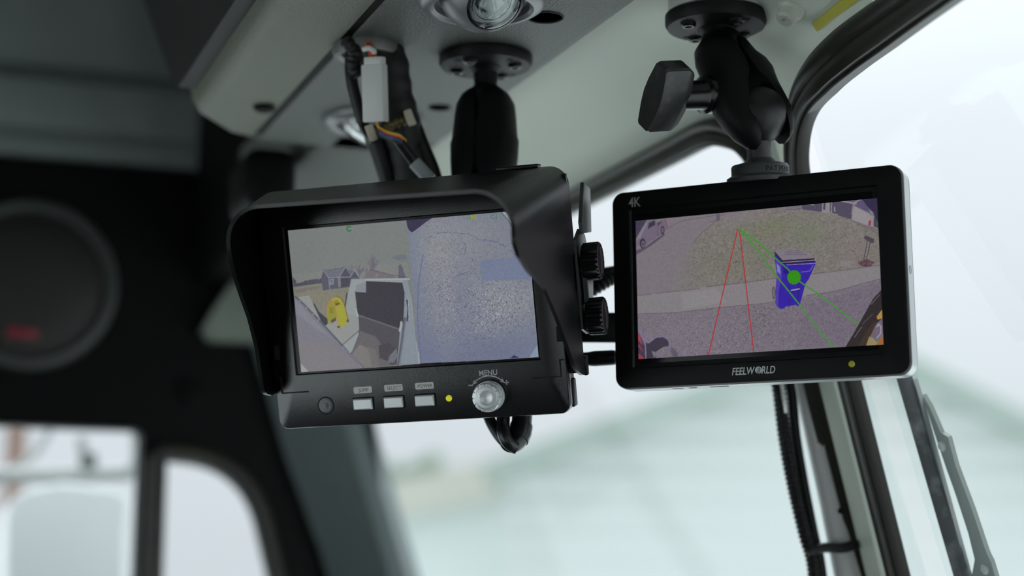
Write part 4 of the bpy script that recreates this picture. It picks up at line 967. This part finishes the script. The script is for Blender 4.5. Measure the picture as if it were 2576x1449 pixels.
b = B(); n_ = 40
for k in range(7): box(b, (104.3+.25*k, -6, -22+1.6*k), (2.6, 20-k*.6, 1.0))
part('toothed_plate', mm(b), mat('scuffed_black_metal', (.05, .052, .055), .28, .5), br, local=True)

# ================================================================ right monitor
R2 = Matrix(((0.69935, -0.01127, -0.71469), (-0.71475, -0.00154, -0.69938), (0.00678, 0.99994, -0.00913)))
m2 = thing('field_monitor', 'slim black field monitor with silver sides showing a blue bin by a street', 'monitor', (0.49169, 0.88351, 0.16471), R2)
MATTE = mat('matte_black_front', (.0035, .0035, .0037), .5, spec=.22, bump=(2200, .15, .0002))
ALUM = mat('anodised_aluminium', (.46, .48, .485), .38, .7)
b = B(); bezel(b, 91.6, 62.3, 7.5, 78.0, 50.6, 2.2, -3, .6, 1.6, icx=-1.2, icy=.8, ocy=.5); part('front_frame', mm(b), MATTE, m2, local=True, ang=30)
b = B(); R = lambda w_, h_, r_, z: [Vector((x, y, z)) for x, y in rrect(w_, h_, r_, 6, 0, .5)]
loft(b, [R(88, 59, 7, -22.5), R(91.4, 62.1, 7.5, -20.5), R(91.9, 62.6, 7.8, -18), R(91.9, 62.6, 7.8, -17.3), R(91.5, 62.2, 7.6, -17.2), R(91.5, 62.2, 7.6, -16.6), R(91.9, 62.6, 7.8, -16.5), R(91.9, 62.6, 7.8, -3.2), R(91.4, 62.1, 7.4, -2.8)]); part('back_shell', mm(b), ALUM, m2, local=True, ang=25)
b = B(); prism(b, rrect(77.2, 49.8, .5, 2, -1.2, .8), -2.0, .5); part('cover_glass', mm(b), mat('black_cover_glass', (.004, .004, .0045), .12), m2, local=True)
b = B(); box(b, (-79.3, .8, 1.9), (1.7, 99, .9), None, .3); part('edge_glint', mm(b), mat('edge_glint_grey', (.030, .032, .032), .35), m2, local=True)  # grey strip paints the light caught by the recess's left edge
screen('screen', SCREEN_STREET, 152.4, 87.3, 560, 322, 9, m2, .62, screen_mat('street_picture'))
LOGO = mat('light_grey_print', (.62, .63, .64), .5); K4 = mat('dim_grey_print', (.46, .48, .46), .5)
part('model_lettering', mm(letters('4K', 8.6, -76.0, 52.7, 2.24, bold=.10, depth=.05, width=7.9)), K4, m2, local=True)
for tx, x, al, wd in (('FEELW', LG0, 'LEFT', 14.4), ('RLD', LG2, 'RIGHT', 8.6)):
    part('maker_lettering', mm(letters(tx, 6.3, x, LGY, 2.24, align=al, shear=.2, bold=.10, depth=.05, width=wd)), LOGO, m2, local=True)
b = B(); gx, gy = LG1, LGY+2.25
n = B(); bmesh.ops.create_circle(n, cap_ends=True, segments=32, radius=2.15); bmesh.ops.translate(n, vec=(gx, gy, 2.26), verts=n.verts[:]); merge(b, n); part('globe_mark', mm(b), LOGO, m2, local=True)
b = B()
for k in range(3): tube(b, [Vector((gx+.9+(1.6+.55*k)*math.cos(a)-2.6, gy+.5+(1.6+.55*k)*math.sin(a)-.2, 2.30)) for a in [math.radians(-75+i*12) for i in range(10)]], .14, 5, ry=.03, up=(0, 0, 1))
part('globe_stripe', mm(b), MATTE, m2, local=True)
b = B(); lathe(b, [(2.0, 1.6), (1.9, 2.4), (1.3, 3.0), (0, 3.2)], (57.4, -54.2, 0), (0, 0, 1), 24); part('power_light', mm(b), mat('dim_olive_led', (.16, .17, .02), .2, emit=((.10, .11, .006), .8)), m2, local=True)
b = B(); lathe(b, [(2.6, 91.85), (2.6, 92.1), (2.2, 92.15), (1.6, 91.6), (.2, 91.5)], (0, .9, -9), (1, 0, 0), 20); part('side_screw', mm(b), mat('dark_steel', (.2, .2, .2), .4, .8), m2, local=True)
for x, w_ in ((-55, 7), (-28, 12), (-45, 5), (62, 3), (67, 3)):
    b = B(); box(b, (x, -62.12, -11), (w_, .16, 4), None, .05); part('port', mm(b), SLOT if x < 0 else LOGO, m2, local=True)

# ================================================================ ball mounts
MOUNT = mat('black_textured_alloy', (.0042, .0043, .0046), .5, spec=.2, bump=(900, .35, .0004))
RBALL = mat('black_rubber_ball', (.008, .008, .0085), .45, spec=.45)
SCREWB = mat('black_screw', (.010, .010, .010), .3, .3)
def plate(t, p, r=.0318, th=.0085, spots=((40, .021), (140, .021), (220, .021), (320, .021))):
    b = B(); lathe(b, [(r-.003, 0), (r, .001), (r, th-.003), (r-.0015, th-.0005), (r-.006, th), (.012, th+.0005), (.0085, th+.004), (.0078, th+.012), (.0078, th+.016)], p, (0, 0, -1), 56); part('base_plate', b, MOUNT, t)
    for a, rr in spots:
        q = Vector(p)+Vector((rr*math.cos(math.radians(a)), rr*math.sin(math.radians(a)), -th))
        b = B(); lathe(b, [(.0050, -.001), (.0048, .0014), (.0036, .0026), (.0026, .0026), (.0022, .0012), (0, .0010)], q, (0, 0, -1), 20); part('screw', b, SCREWB, t)
    for a in (0, 90, 180, 270):
        q = Vector(p)+Vector((.0245*math.cos(math.radians(a+22)), .0245*math.sin(math.radians(a+22)), -th))
        b = B(); lathe(b, [(.0026, .0002), (.0024, -.0004), (0, -.0008)], q, (0, 0, -1), 16); part('screw_hole', b, SLOT, t)
def ball(bm, c, r=.0127):
    n = B(); bmesh.ops.create_uvsphere(n, u_segments=36, v_segments=20, radius=r); bmesh.ops.translate(n, vec=Vector(c), verts=n.verts[:]); merge(bm, n)
def half(bm, o, A, Bx, Cx, rows, sgn, n=20):
    """one socket half: rows of (s, gap, rb, rc) along A"""
    rings = []
    for s, g, rb, rc in rows:
        c = Vector(o)+Vector(A)*s*.001; rg = []
        for i in range(n+1):
            a = -math.pi/2+math.pi*i/n; e = .85
            cb = max(math.cos(a), 0)**e; rg.append(c+Vector(Bx)*sgn*(g+(rb-g)*cb)*.001+Vector(Cx)*rc*math.sin(a)*.001)
        rings.append(rg)
    loft(bm, rings); return bm
# --- mount of the hooded monitor
p1 = onz(1222, 140, CZ); t = thing('ball_mount', 'black long-arm ball mount carrying the hooded monitor from the console', 'monitor mount', p1, group='ball and socket monitor mounts')
plate(t, p1)
c1 = Vector(p1)+Vector((0, 0, -.031)); c2 = at(1216, 470, 1.105)
b = B(); ball(b, c1); cyl(b, Vector(p1)+Vector((0, 0, -.018)), c1, .0078); part('ball', b, RBALL, t)
b = B(); ball(b, c2); cyl(b, c2, c2+VF*-.028+VU*-.01, .0085); part('ball', b, RBALL, t)
A = (c2-c1).normalized(); Bx = (VR*.93-VF*.36); Bx = (Bx-A*Bx.dot(A)).normalized(); Cx = A.cross(Bx).normalized(); L = (c2-c1).length*1000
rows = [(-7, 5.5, 9, 6), (-5, 4.5, 13, 11), (-1, 3.5, 17, 15), (5, 2.2, 20, 17), (12, 1.6, 21, 17), (30, 1.6, 22.5, 17), (L*.5, 1.6, 23.5, 17), (L-20, 1.6, 23, 17), (L-8, 2, 22, 17), (L, 3, 20, 16), (L+8, 4.5, 12, 10), (L+10, 5.5, 7, 5)]
for s_ in (-1, 1):
    b = B(); half(b, c1, A, Bx, Cx, rows, s_); part('socket_arm', b, MOUNT, t, ang=50)
# --- mount of the field monitor
p2 = onz(1800, 36, CZ+.004); t = thing('ball_mount', 'black short-arm ball mount with wing knob above the field monitor', 'monitor mount', p2, group='ball and socket monitor mounts')
b = B(); lathe(b, [(.030, -.016), (.0300, -.001), (.0315, 0)], p2, (0, 0, -1), 48); part('spacer_puck', b, mat('grey_white_nylon', (.55, .55, .54), .45), t, label='pale round spacer above the black plate')
plate(t, p2, .0320, .0095, ((100, .0215), (190, .0215), (280, .0215), (10, .0215)))
c1 = at(1818, 125, 1.055); c2 = at(1906, 290, 1.035); foot = m2.matrix_world.translation-Vector((0, 0, ZC))+R2 @ Vector((.002, .0631, -.012))
b = B(); ball(b, c1, .0150); cyl(b, Vector(p2)+Vector((0, 0, -.02)), c1, .0078); part('ball', b, RBALL, t)
b = B(); ball(b, c2, .0183); part('ball', b, RBALL, t)
dn = (c2-foot).normalized()
b = B(); lathe(b, [(.0205, 0), (.0208, .001), (.0208, .0026), (.0185, .0040), (.0178, .0044), (.0178, .0095), (.0170, .0108), (.0100, .0125), (.0078, .0150), (.0074, .0200), (.0074, .0300)], foot, dn, 56); stem = part('lower_base', b, mat('grey_black_alloy', (.045, .047, .048), .5, bump=(900, .3, .0003)), t)
ax_, ay_, dz_ = axes(dn); n = letters('PAT.PEND', 4.6, 0, 0, 0, bold=.05, depth=.0); rr = 17.85
vdir = (-(VF-dn*VF.dot(dn))).normalized(); hdir = dn.cross(vdir).normalized()
if hdir.dot(VR) < 0: hdir = -hdir
for vtx in n.verts:
    th = vtx.co.x/rr+.62; y_ = vtx.co.y+5.3; q = foot+(vdir*math.cos(th)+hdir*math.sin(th))*rr*.001+dn*y_*.001; vtx.co = q
part('patent_lettering', n, SLOT, t)
A = (c2-c1).normalized(); out_ = (-VF-A*(-VF).dot(A)).normalized(); rt = (VR-A*VR.dot(A)).normalized(); Bx = (rt*.93-out_*.36).normalized(); Cx = A.cross(Bx).normalized(); L = (c2-c1).length*1000
rl = [(-11, 3, 5, 4), (-9, 3, 12, 10), (-4, 2.6, 18, 15), (4, 2.2, 21, 17), (12, 1.4, 22, 17), (20, 1.4, 24, 17.5), (28, 2.5, 26.5, 17), (35, 7, 27.5, 16), (L-4, 10.5, 27, 13), (L+4, 11.5, 25.5, 12), (L+11, 11.5, 22.5, 11), (L+18, 11, 18, 8), (L+22, 11, 14, 3.5)]
rr_ = [(-12, 3.5, 5, 3), (-10, 3.5, 10, 8), (-4, 2.6, 14, 13), (4, 2.2, 16, 15.5), (12, 1.6, 18, 16.5), (18, 1.8, 23.5, 17), (24, 2.2, 25, 17), (30, 4, 23.5, 16.5), (36, 8, 22.0, 15.5), (L-4, 11.0, 22.0, 14), (L+4, 11.5, 22.5, 13), (L+11, 11.5, 20.5, 11), (L+18, 11, 16, 8), (L+21, 11, 13, 4)]
b = B(); half(b, c1, A, Bx, Cx, rl, -1, 28); part('socket_arm', b, MOUNT, t, ang=50)
b = B(); half(b, c1, A, Bx, Cx, rr_, 1, 28); part('socket_arm', b, MOUNT, t, ang=50)
k0 = at(1790, 238, 1.036); kc = at(1672, 243, 1.018)
K = (kc-k0).normalized()
b = B(); lathe(b, [(.0125, -.010), (.0120, .006), (.0098, .0075), (.0092, .010), (.0088, (kc-k0).length-.004)], k0, K, 36); part('knob_shaft', b, GLOSSBLACK, t)
Lx = (-VR*.30-VU*.80+VF*.50).normalized(); Lx = (Lx-K*Lx.dot(K)).normalized(); Tx = K.cross(Lx).normalized()
Mk = Matrix((Lx, Tx, K)).transposed().to_4x4(); Mk.translation = kc-K*.009
wing = [(-25, -4.6), (-23.5, -6.2), (-10, -9.0), (0, -10), (10, -9.0), (23.5, -6.2), (25, -4.6), (25, 4.6), (23.5, 6.2), (10, 9.0), (0, 10), (-10, 9.0), (-23.5, 6.2), (-25, 4.6)]
b = B(); n = B(); loft(n, [[Vector((x*k_*.0009, y*k_*.001, z)) for x, y in wing] for z, k_ in ((-.004, .82), (.0, .96), (.002, 1), (.0165, 1.0), (.0185, .95))]); n.transform(Mk); merge(b, n)
part('wing_knob', b, mat('scuffed_black_nylon', (.022, .023, .023), .34, vary=(160, (.05, .052, .05), .55, .75)), t, ang=30)

# ================================================================ cables between and below the monitors
def ribbed(pts, r, per, n=14, k=6): 
    sp = smooth_path(pts, k); L_ = [0.0]
    for i in range(1, len(sp)): L_.append(L_[-1]+(sp[i]-sp[i-1]).length)
    m_ = int(L_[-1]/per*4); rs = []; j = 0
    for i in range(m_+1):
        d = L_[-1]*i/m_
        while j < len(L_)-2 and L_[j+1] < d: j += 1
        rs.append(sp[j].lerp(sp[j+1], (d-L_[j])/max(L_[j+1]-L_[j], 1e-9)))
    b = B(); tube(b, rs, r, n, rfun=lambda i: 1.0 if i % 4 < 2 else .84); return b
t = thing('corrugated_conduit', 'black corrugated conduit passing behind the monitors and down the windscreen post', 'conduit', at(1960, 980, 1.16))
b = ribbed([at(1380, 800, 1.10), at(1440, 762, 1.10), at(1500, 722, 1.10), at(1560, 690, 1.105), at(1680, 655, 1.11), at(1800, 665, 1.12), at(1890, 745, 1.13), at(1935, 850, 1.14), at(1958, 970, 1.15), at(1974, 1100, 1.15), at(1996, 1220, 1.15), at(2024, 1340, 1.15), at(2046, 1420, 1.15), at(2056, 1560, 1.15)], .0050, .0034); part('sheath', b, BLACK, t)
b = B(); tube(b, smooth_path([at(1420, 745, 1.105), at(1500, 695, 1.105), at(1545, 682, 1.105), at(1700, 660, 1.12), at(1850, 690, 1.13), at(1930, 810, 1.14), at(1985, 960, 1.157), at(2002, 1100, 1.157), at(2024, 1230, 1.157), at(2048, 1350, 1.157), at(2064, 1420, 1.157), at(2080, 1560, 1.157)], 6), .0036, 12); part('cable', b, BLACK, t)
b = B(); pa, pb = at(2030, 1392, 1.146), at(2155, 1366, 1.150); tube(b, [pa.lerp(pb, i/12)+VU*.0016*math.sin(i*.5) for i in range(13)], .0030, 8, ry=.0035, rfun=None); part('cable_tie', b, BLACK, t)
t = thing('ball_chain', 'short bright bead chain hanging beside the corrugated conduit', 'chain', at(1973, 1030, 1.135))
b = B(); tube(b, [at(1962, 935, 1.138), at(1968, 980, 1.136), at(1977, 1036, 1.135)], .0006, 6); part('cord', b, mat('bead_metal', (.6, .6, .58), .25, .9), t)
for i in range(11):
    p = at(1964+1.35*i, 950+8.6*i, 1.136); b = B(); n = B(); bmesh.ops.create_uvsphere(n, u_segments=12, v_segments=8, radius=.0014); bmesh.ops.translate(n, vec=p, verts=n.verts[:]); merge(b, n); part('bead', b, MATS['bead_metal'], t)
t = thing('grab_pole', 'off-white painted pole beside the windscreen centre post', 'pole', at(2140, 1500, 1.17))
b = B(); tube(b, [at(1990, 800, 1.165), at(2030, 970, 1.165), at(2062, 1110, 1.165), at(2095, 1250, 1.165), at(2137, 1449, 1.165), at(2170, 1600, 1.165)], .0078, 20, rfun=lambda i: 1.0+.09*i); part('tube', b, WHITEP, t)
b = B(); q = at(2115, 1285, 1.1535); lathe(b, [(.0022, 0), (.0020, .0008), (0, .0009)], q, -VF, 14); part('hole', b, SLOT, t)
t = thing('cable_loop', 'glossy black cable loop hanging under the hooded monitor', 'cable', at(1290, 1100, 1.04))
GLC = mat('glossy_black_cable', (.010, .011, .012), .28)
b = B(); tube(b, smooth_path([at(1318, 985, 1.05), at(1314, 1040, 1.045), at(1311, 1075, 1.04), at(1304, 1102, 1.035), at(1293, 1117, 1.032), at(1278, 1119, 1.031), at(1266, 1108, 1.031)], 8), .0064, 18, rfun=lambda i: 1.0 if i < 24 else max(.5, 1.0-.02*(i-24))); part('cable', b, GLC, t)
b = B(); tube(b, smooth_path([at(1300, 1128, 1.032), at(1284, 1123, 1.032), at(1266, 1108, 1.032), at(1250, 1088, 1.035), at(1232, 1055, 1.04), at(1215, 1000, 1.05)], 8), .0036, 14); part('cable', b, GLC, t)
b = B(); tube(b, smooth_path([at(1296, 1124, 1.030), at(1278, 1112, 1.028), at(1266, 1085, 1.03), at(1266, 1050, 1.04), at(1268, 990, 1.05)], 8), .0042, 14); part('cable', b, GLC, t)
b = B(); tube(b, [at(1312, 1070, 1.0405), at(1308, 1090, 1.037), at(1302, 1106, 1.0345)], .0072, 16, rfun=lambda i: (.99, 1.0, .97)[i]); part('sleeve', b, GLC, t)
t = thing('support_bar', 'flat black bar bridging the gap behind the two monitors', 'bar', at(1500, 822, 1.09))
b = B(); Mb = frame(at(1530, 824, 1.085), VR*.97-VF*.15, VU+VR*.03); box(b, (0, 0, 0), (.085, .0195, .012), Mb, .0015); part('bar', b, BLACK, t)
t = thing('audio_plug', 'black cable plug with silver tip pushed into the left side of the field monitor', 'plug', at(1540, 898, 1.06))
side = m2.matrix_world.translation-Vector((0, 0, ZC))+R2 @ Vector((-.0915, -.0405, -.010)); lft = at(1440, 905, 1.065)
d_ = (lft-side).normalized()
b = B(); lathe(b, [(.0044, .0040), (.0048, .0060), (.0049, .018), (.0044, .022), (.0042, .045)], side, d_, 20); part('body', b, BLACK, t)
b = B(); lathe(b, [(.0026, -.004), (.0026, .001), (.0040, .0015), (.0040, .0040), (.0024, .0042)], side, d_, 20); part('tip', b, mat('nickel', (.5, .5, .48), .3, .9), t)

# ================================================================ header details
from mathutils.bvhtree import BVHTree
hb = BVHTree.FromPolygons([HEADER.matrix_world @ v.co for v in HEADER.data.vertices] if False else [v.co+HEADER.location for v in HEADER.data.vertices], [tuple(pl.vertices) for pl in HEADER.data.polygons])
def on_header(x, y):
    h_ = hb.ray_cast(Vector((0, 0, ZC)), ray(x, y).normalized()); n_ = h_[1]
    return h_[0]-Vector((0, 0, ZC)), (n_ if n_.dot(ray(x, y)) < 0 else -n_)
p, nn = on_header(1990, 22)
b = B(); lathe(b, [(.0085, -.002), (.0085, .002), (.0065, .0035), (.0063, .009), (.0050, .0105), (.002, .0105), (.001, .008)], p, nn, 28); solo('screw_cap', b, mat('cream_cap_plastic', (.55, .56, .50), .45), 'cream plastic cap on the header beside the mount plate', 'cap')
q = [on_header(x, y) for x, y in ((2045, 55), (2058, 74), (2100, 42), (2150, 6), (2185, -22), (2150, -28), (2090, 18))]
b = B(); loft(b, [[v+nn*.0008 for v, nn in q], [v+nn*.0020 for v, nn in q]]); solo('sticker', b, mat('yellow_vinyl', (.45, .43, .06), .5), 'yellow sticker on the header above the right pane', 'sticker')
# speaker in the left wall
sp_ = ony(75, 715, LEFTY); t = thing('door_speaker', 'round black speaker with grey rim and red badge on the left wall', 'speaker', sp_)
b = B(); lathe(b, [(.106, 0), (.106, .006), (.102, .012), (.096, .013), (.092, .009), (.091, .004)], sp_, (0, -1, 0), 64); part('rim', b, mat('charcoal_rim', (.060, .064, .062), .36), t)
b = B(); lathe(b, [(.0915, .003), (.080, .009), (.05, .013), (.02, .0145), (0, .015)], sp_, (0, -1, 0), 48); part('grille', b, mat('black_speaker_mesh', (.012, .011, .010), .6, bump=(420, .8, .001)), t)
b = B(); p = ony(55, 838, LEFTY); box(b, p+Vector((0, -.0105, 0)), (.036, .003, .015), None, .001); part('badge', b, mat('red_badge', (.22, .012, .03), .35), t)
# dimple bolt on the pillar
p = ony(478, 985, LEFTY-.002); b = B(); lathe(b, [(.016, -.002), (.015, .004), (.009, .006), (.007, .003), (0, .002)], p, (0, -1, 0), 24); solo('trim_plug', b, BLACKTRIM, 'black round plug low on the left front door frame', 'plug')

# ================================================================ outside the cab
# wiper on the right pane
WP = Vector(PP_R)+PN_R*.016
def wq(x, y, up=0.0): return on(x, y, WP+PN_R*up, PN_R)
t = thing('windscreen_wiper', 'wiper with dark blade and grey arm outside the right pane', 'wiper', wq(2400, 1350))
b = B(); a_, c_ = wq(2272, 935), wq(2470, 1620); d = (c_-a_).normalized(); X = d.cross(PN_R).normalized()
loft(b, [[p-X*.0028+PN_R*.001, p-PN_R*.006, p+X*.0028+PN_R*.001, p+X*.0026+PN_R*.004, p-X*.0026+PN_R*.004] for p in (a_, a_.lerp(c_, .5), c_)]); part('blade', b, mat('weathered_rubber', (.075, .08, .085), .5, vary=(60, (.20, .21, .21), .5, .7)), t)
GREYARM = mat('grey_green_alloy', (.26, .30, .27), .45)
def wpoly(pts, up0, up1):
    b = B(); loft(b, [[wq(x, y)+PN_R*u for x, y in pts] for u in (up0, up1)]); return b
part('blade_backing', wpoly([(2288, 958), (2302, 1003), (2494, 1700), (2478, 1700)], .003, .006), mat('pale_grey_backing', (.36, .38, .37), .5), t)
part('arm', wpoly([(2300, 1000), (2318, 1030), (2346, 1095), (2364, 1106), (2384, 1180), (2425, 1290), (2455, 1380), (2462, 1400), (2472, 1420), (2490, 1480), (2420, 1480), (2432, 1415), (2416, 1350), (2395, 1285), (2380, 1240), (2362, 1190), (2345, 1140), (2325, 1080)], .006, .009), GREYARM, t)
for q in ((2354, 1128), (2462, 1438)):
    b = B(); lathe(b, [(.0034, 0), (.0034, .002), (.0024, .003), (0, .0026)], wq(*q)+PN_R*.006, -PN_R, 16); part('rivet', b, LOGO, t)
# left door mirror
MIR = mat('off_white_mirror_shell', (.86, .87, .87), .35); MIRA = mat('pale_grey_bracket_paint', (.40, .41, .40), .4)
t = thing('door_mirror', 'big pale door mirror on a tubular bracket outside the left door window', 'mirror', (.13, 2.42, -.12))
YM = 2.42
c0 = ony(30, 1250, YM); c1_ = ony(330, 1250, YM)
lp = [(ony(x, y, YM).x, ony(x, y, YM).z) for x, y in ((18, 1700), (22, 1300), (34, 1248), (70, 1232), (160, 1212), (260, 1226), (318, 1238), (330, 1265), (322, 1330), (318, 1700))]
b = B(); n = B(); loft(n, [[Vector((x, y_, z-dz)) for x, z in [((x-.14)*k_+.14, z) for x, z in lp]] for y_, k_, dz in ((YM, .97, .004), (YM+.008, 1, 0), (YM+.05, .98, .006), (YM+.09, .80, .02))]); merge(b, n); part('shell', b, MIR, t)
b = B(); tube(b, [ony(-60, 1196, YM+.03), ony(120, 1196, YM+.03), ony(330, 1190, YM+.02), ony(352, 1150, YM-.02), ony(350, 1080, YM-.1)], .012, 14); part('bracket_tube', b, MIRA, t)
b = B(); tube(b, [ony(205, 1100, YM+.04), ony(212, 1160, YM+.04), ony(222, 1215, YM+.03)], .008, 12); part('bracket_tube', b, MIRA, t)
b = B(); box(b, ony(222, 1158, YM+.03), (.022, .03, .022), None, .004); part('clamp', b, mat('dark_clamp', (.16, .17, .16), .5), t)
b = B(); tube(b, [ony(-10, 1215, YM+.05), ony(90, 1140, YM+.06), ony(140, 1060, YM+.06)], .006, 10); part('stay', b, MIRA, t)
t = thing('marker_post', 'brown post standing outside the left door window', 'post', ony(38, 1160, 6.0)-Vector((0, 0, 2.7)))
p = ony(38, 1160, 6.0); b = B(); cyl(b, (p.x, p.y, -2.6), (p.x, p.y, p.z+.16), .035, 16); part('post', b, mat('brown_post', (.20, .12, .09), .7), t)

GZ = -2.45
GRND = mat('pale_concrete_yard', (.70, .72, .70), .8, vary=(.6, (.62, .65, .62), .4, .7))
b = B(); box(b, (20, 15, GZ-.1), (140, 140, .2)); solo('ground', b, GRND, 'pale concrete yard around the truck', kind='structure')
# gabled metal shed ahead
SH = mat('pale_blue_green_siding', (.55, .585, .575), .5); 
nt_ = SH.node_tree; wv = nt_.nodes.new('ShaderNodeTexWave'); wv.bands_direction = 'Z'; wv.inputs['Scale'].default_value = 1.4; bp = nt_.nodes.new('ShaderNodeBump'); bp.inputs['Strength'].default_value = .6; bp.inputs['Distance'].default_value = .03
nt_.links.new(nt_.nodes['Principled BSDF'].inputs['Normal'].node.id_data.nodes.new('ShaderNodeTexCoord').outputs['Object'], wv.inputs['Vector']); nt_.links.new(wv.outputs['Fac'], bp.inputs['Height']); nt_.links.new(bp.outputs['Normal'], nt_.nodes['Principled BSDF'].inputs['Normal'])
FASC = mat('grey_green_fascia', (.30, .36, .32), .6)
gd = 13.0
GP = VF*gd; GP.z = 0; GN = (Vector((VF.x, VF.y, 0)).normalized()+VR*.10).normalized()
gp = lambda x, y: on(x, y, GP, GN)
lw, pk, rw_ = gp(1270, 1200), gp(2140, 880), gp(2760, 1195)
t = thing('metal_shed', 'pale blue-green gabled metal shed ahead of the truck', 'shed', ((lw+rw_)/2).xy.to_3d()+Vector((0, 0, GZ)))
dep = Vector((GN.x, GN.y, 0))*9
b = B(); loft(b, [[Vector((lw.x, lw.y, GZ))+s_, lw+s_, pk+s_, rw_+s_, Vector((rw_.x, rw_.y, GZ))+s_] for s_ in (Vector(), dep)]); part('walls', b, SH, t, ang=20)
for a_, c_, nm in ((lw, pk, 'l'), (pk, rw_, 'r')):
    b = B(); d = (c_-a_); a2 = a_-d*.05 if nm == 'l' else a_; c2_ = c_+d*.05 if nm == 'r' else c_
    f0 = -Vector((GN.x, GN.y, 0))*.35
    loft(b, [[q+s_, q+s_+Vector((0, 0, -.16)), q+s_+Vector((0, 0, -.16))+dep*1.08, q+s_+dep*1.08] for q in (a2, c2_) for s_ in (f0+Vector((0, 0, .14)),)]); part('roof', b, FASC, t, ang=20)
# lean-to wall further left, and trees
b = B(); q0, q1 = on(880, 1330, VF*22, VF), on(1420, 1215, VF*22, VF)
t = thing('low_shed', 'low pale shed left of the gabled shed', 'shed', Vector(((q0.x+q1.x)/2, (q0.y+q1.y)/2, GZ)))
dd = Vector((VF.x, VF.y, 0))*5
loft(b, [[Vector((q0.x, q0.y, GZ))+s_, q0+s_, q1+s_, Vector((q1.x, q1.y, GZ))+s_] for s_ in (Vector(), dd)]); part('walls', b, mat('pale_shed_wall', (.62, .68, .66), .6), t)
b = B(); u = Vector((0, 0, .5)); loft(b, [[q0+s_, q0+s_+u, q1+s_+u, q1+s_] for s_ in (-dd*.05, dd*1.05)]); part('roof', b, mat('beige_roof_sheet', (.50, .50, .44), .6), t)
LEAF = mat('grey_green_foliage', (.22, .27, .21), .8); BARK = mat('grey_bark', (.22, .20, .18), .8)
def tree(x, y, d, r, label, seed):
    p = at(x, y, d); rs = random.Random(seed); t = thing('tree', label, 'tree', (p.x, p.y, GZ), group='trees beyond the sheds')
    b = B(); tube(b, [Vector((p.x, p.y, GZ)), Vector((p.x+.1, p.y, (GZ+p.z)/2)), p], .16, 10, rfun=lambda i: 1-.3*i); part('trunk', b, BARK, t)
    b = B()
    for k in range(34):
        c = p+Vector((rs.gauss(0, .5), rs.gauss(0, .5), rs.gauss(0, .45)))*r; s_ = r*rs.uniform(.22, .4)
        n = B(); bmesh.ops.create_icosphere(n, subdivisions=2, radius=s_)
        for v in n.verts: v.co *= rs.uniform(.75, 1.2)
        bmesh.ops.translate(n, vec=c, verts=n.verts[:]); merge(b, n)
    part('crown', b, LEAF, t, ang=180)
tree(1075, 1275, 30, .75, 'grey-green tree above the low shed roof', 1); tree(965, 1330, 34, .6, 'smaller grey-green tree nearest the left corner pillar', 2)
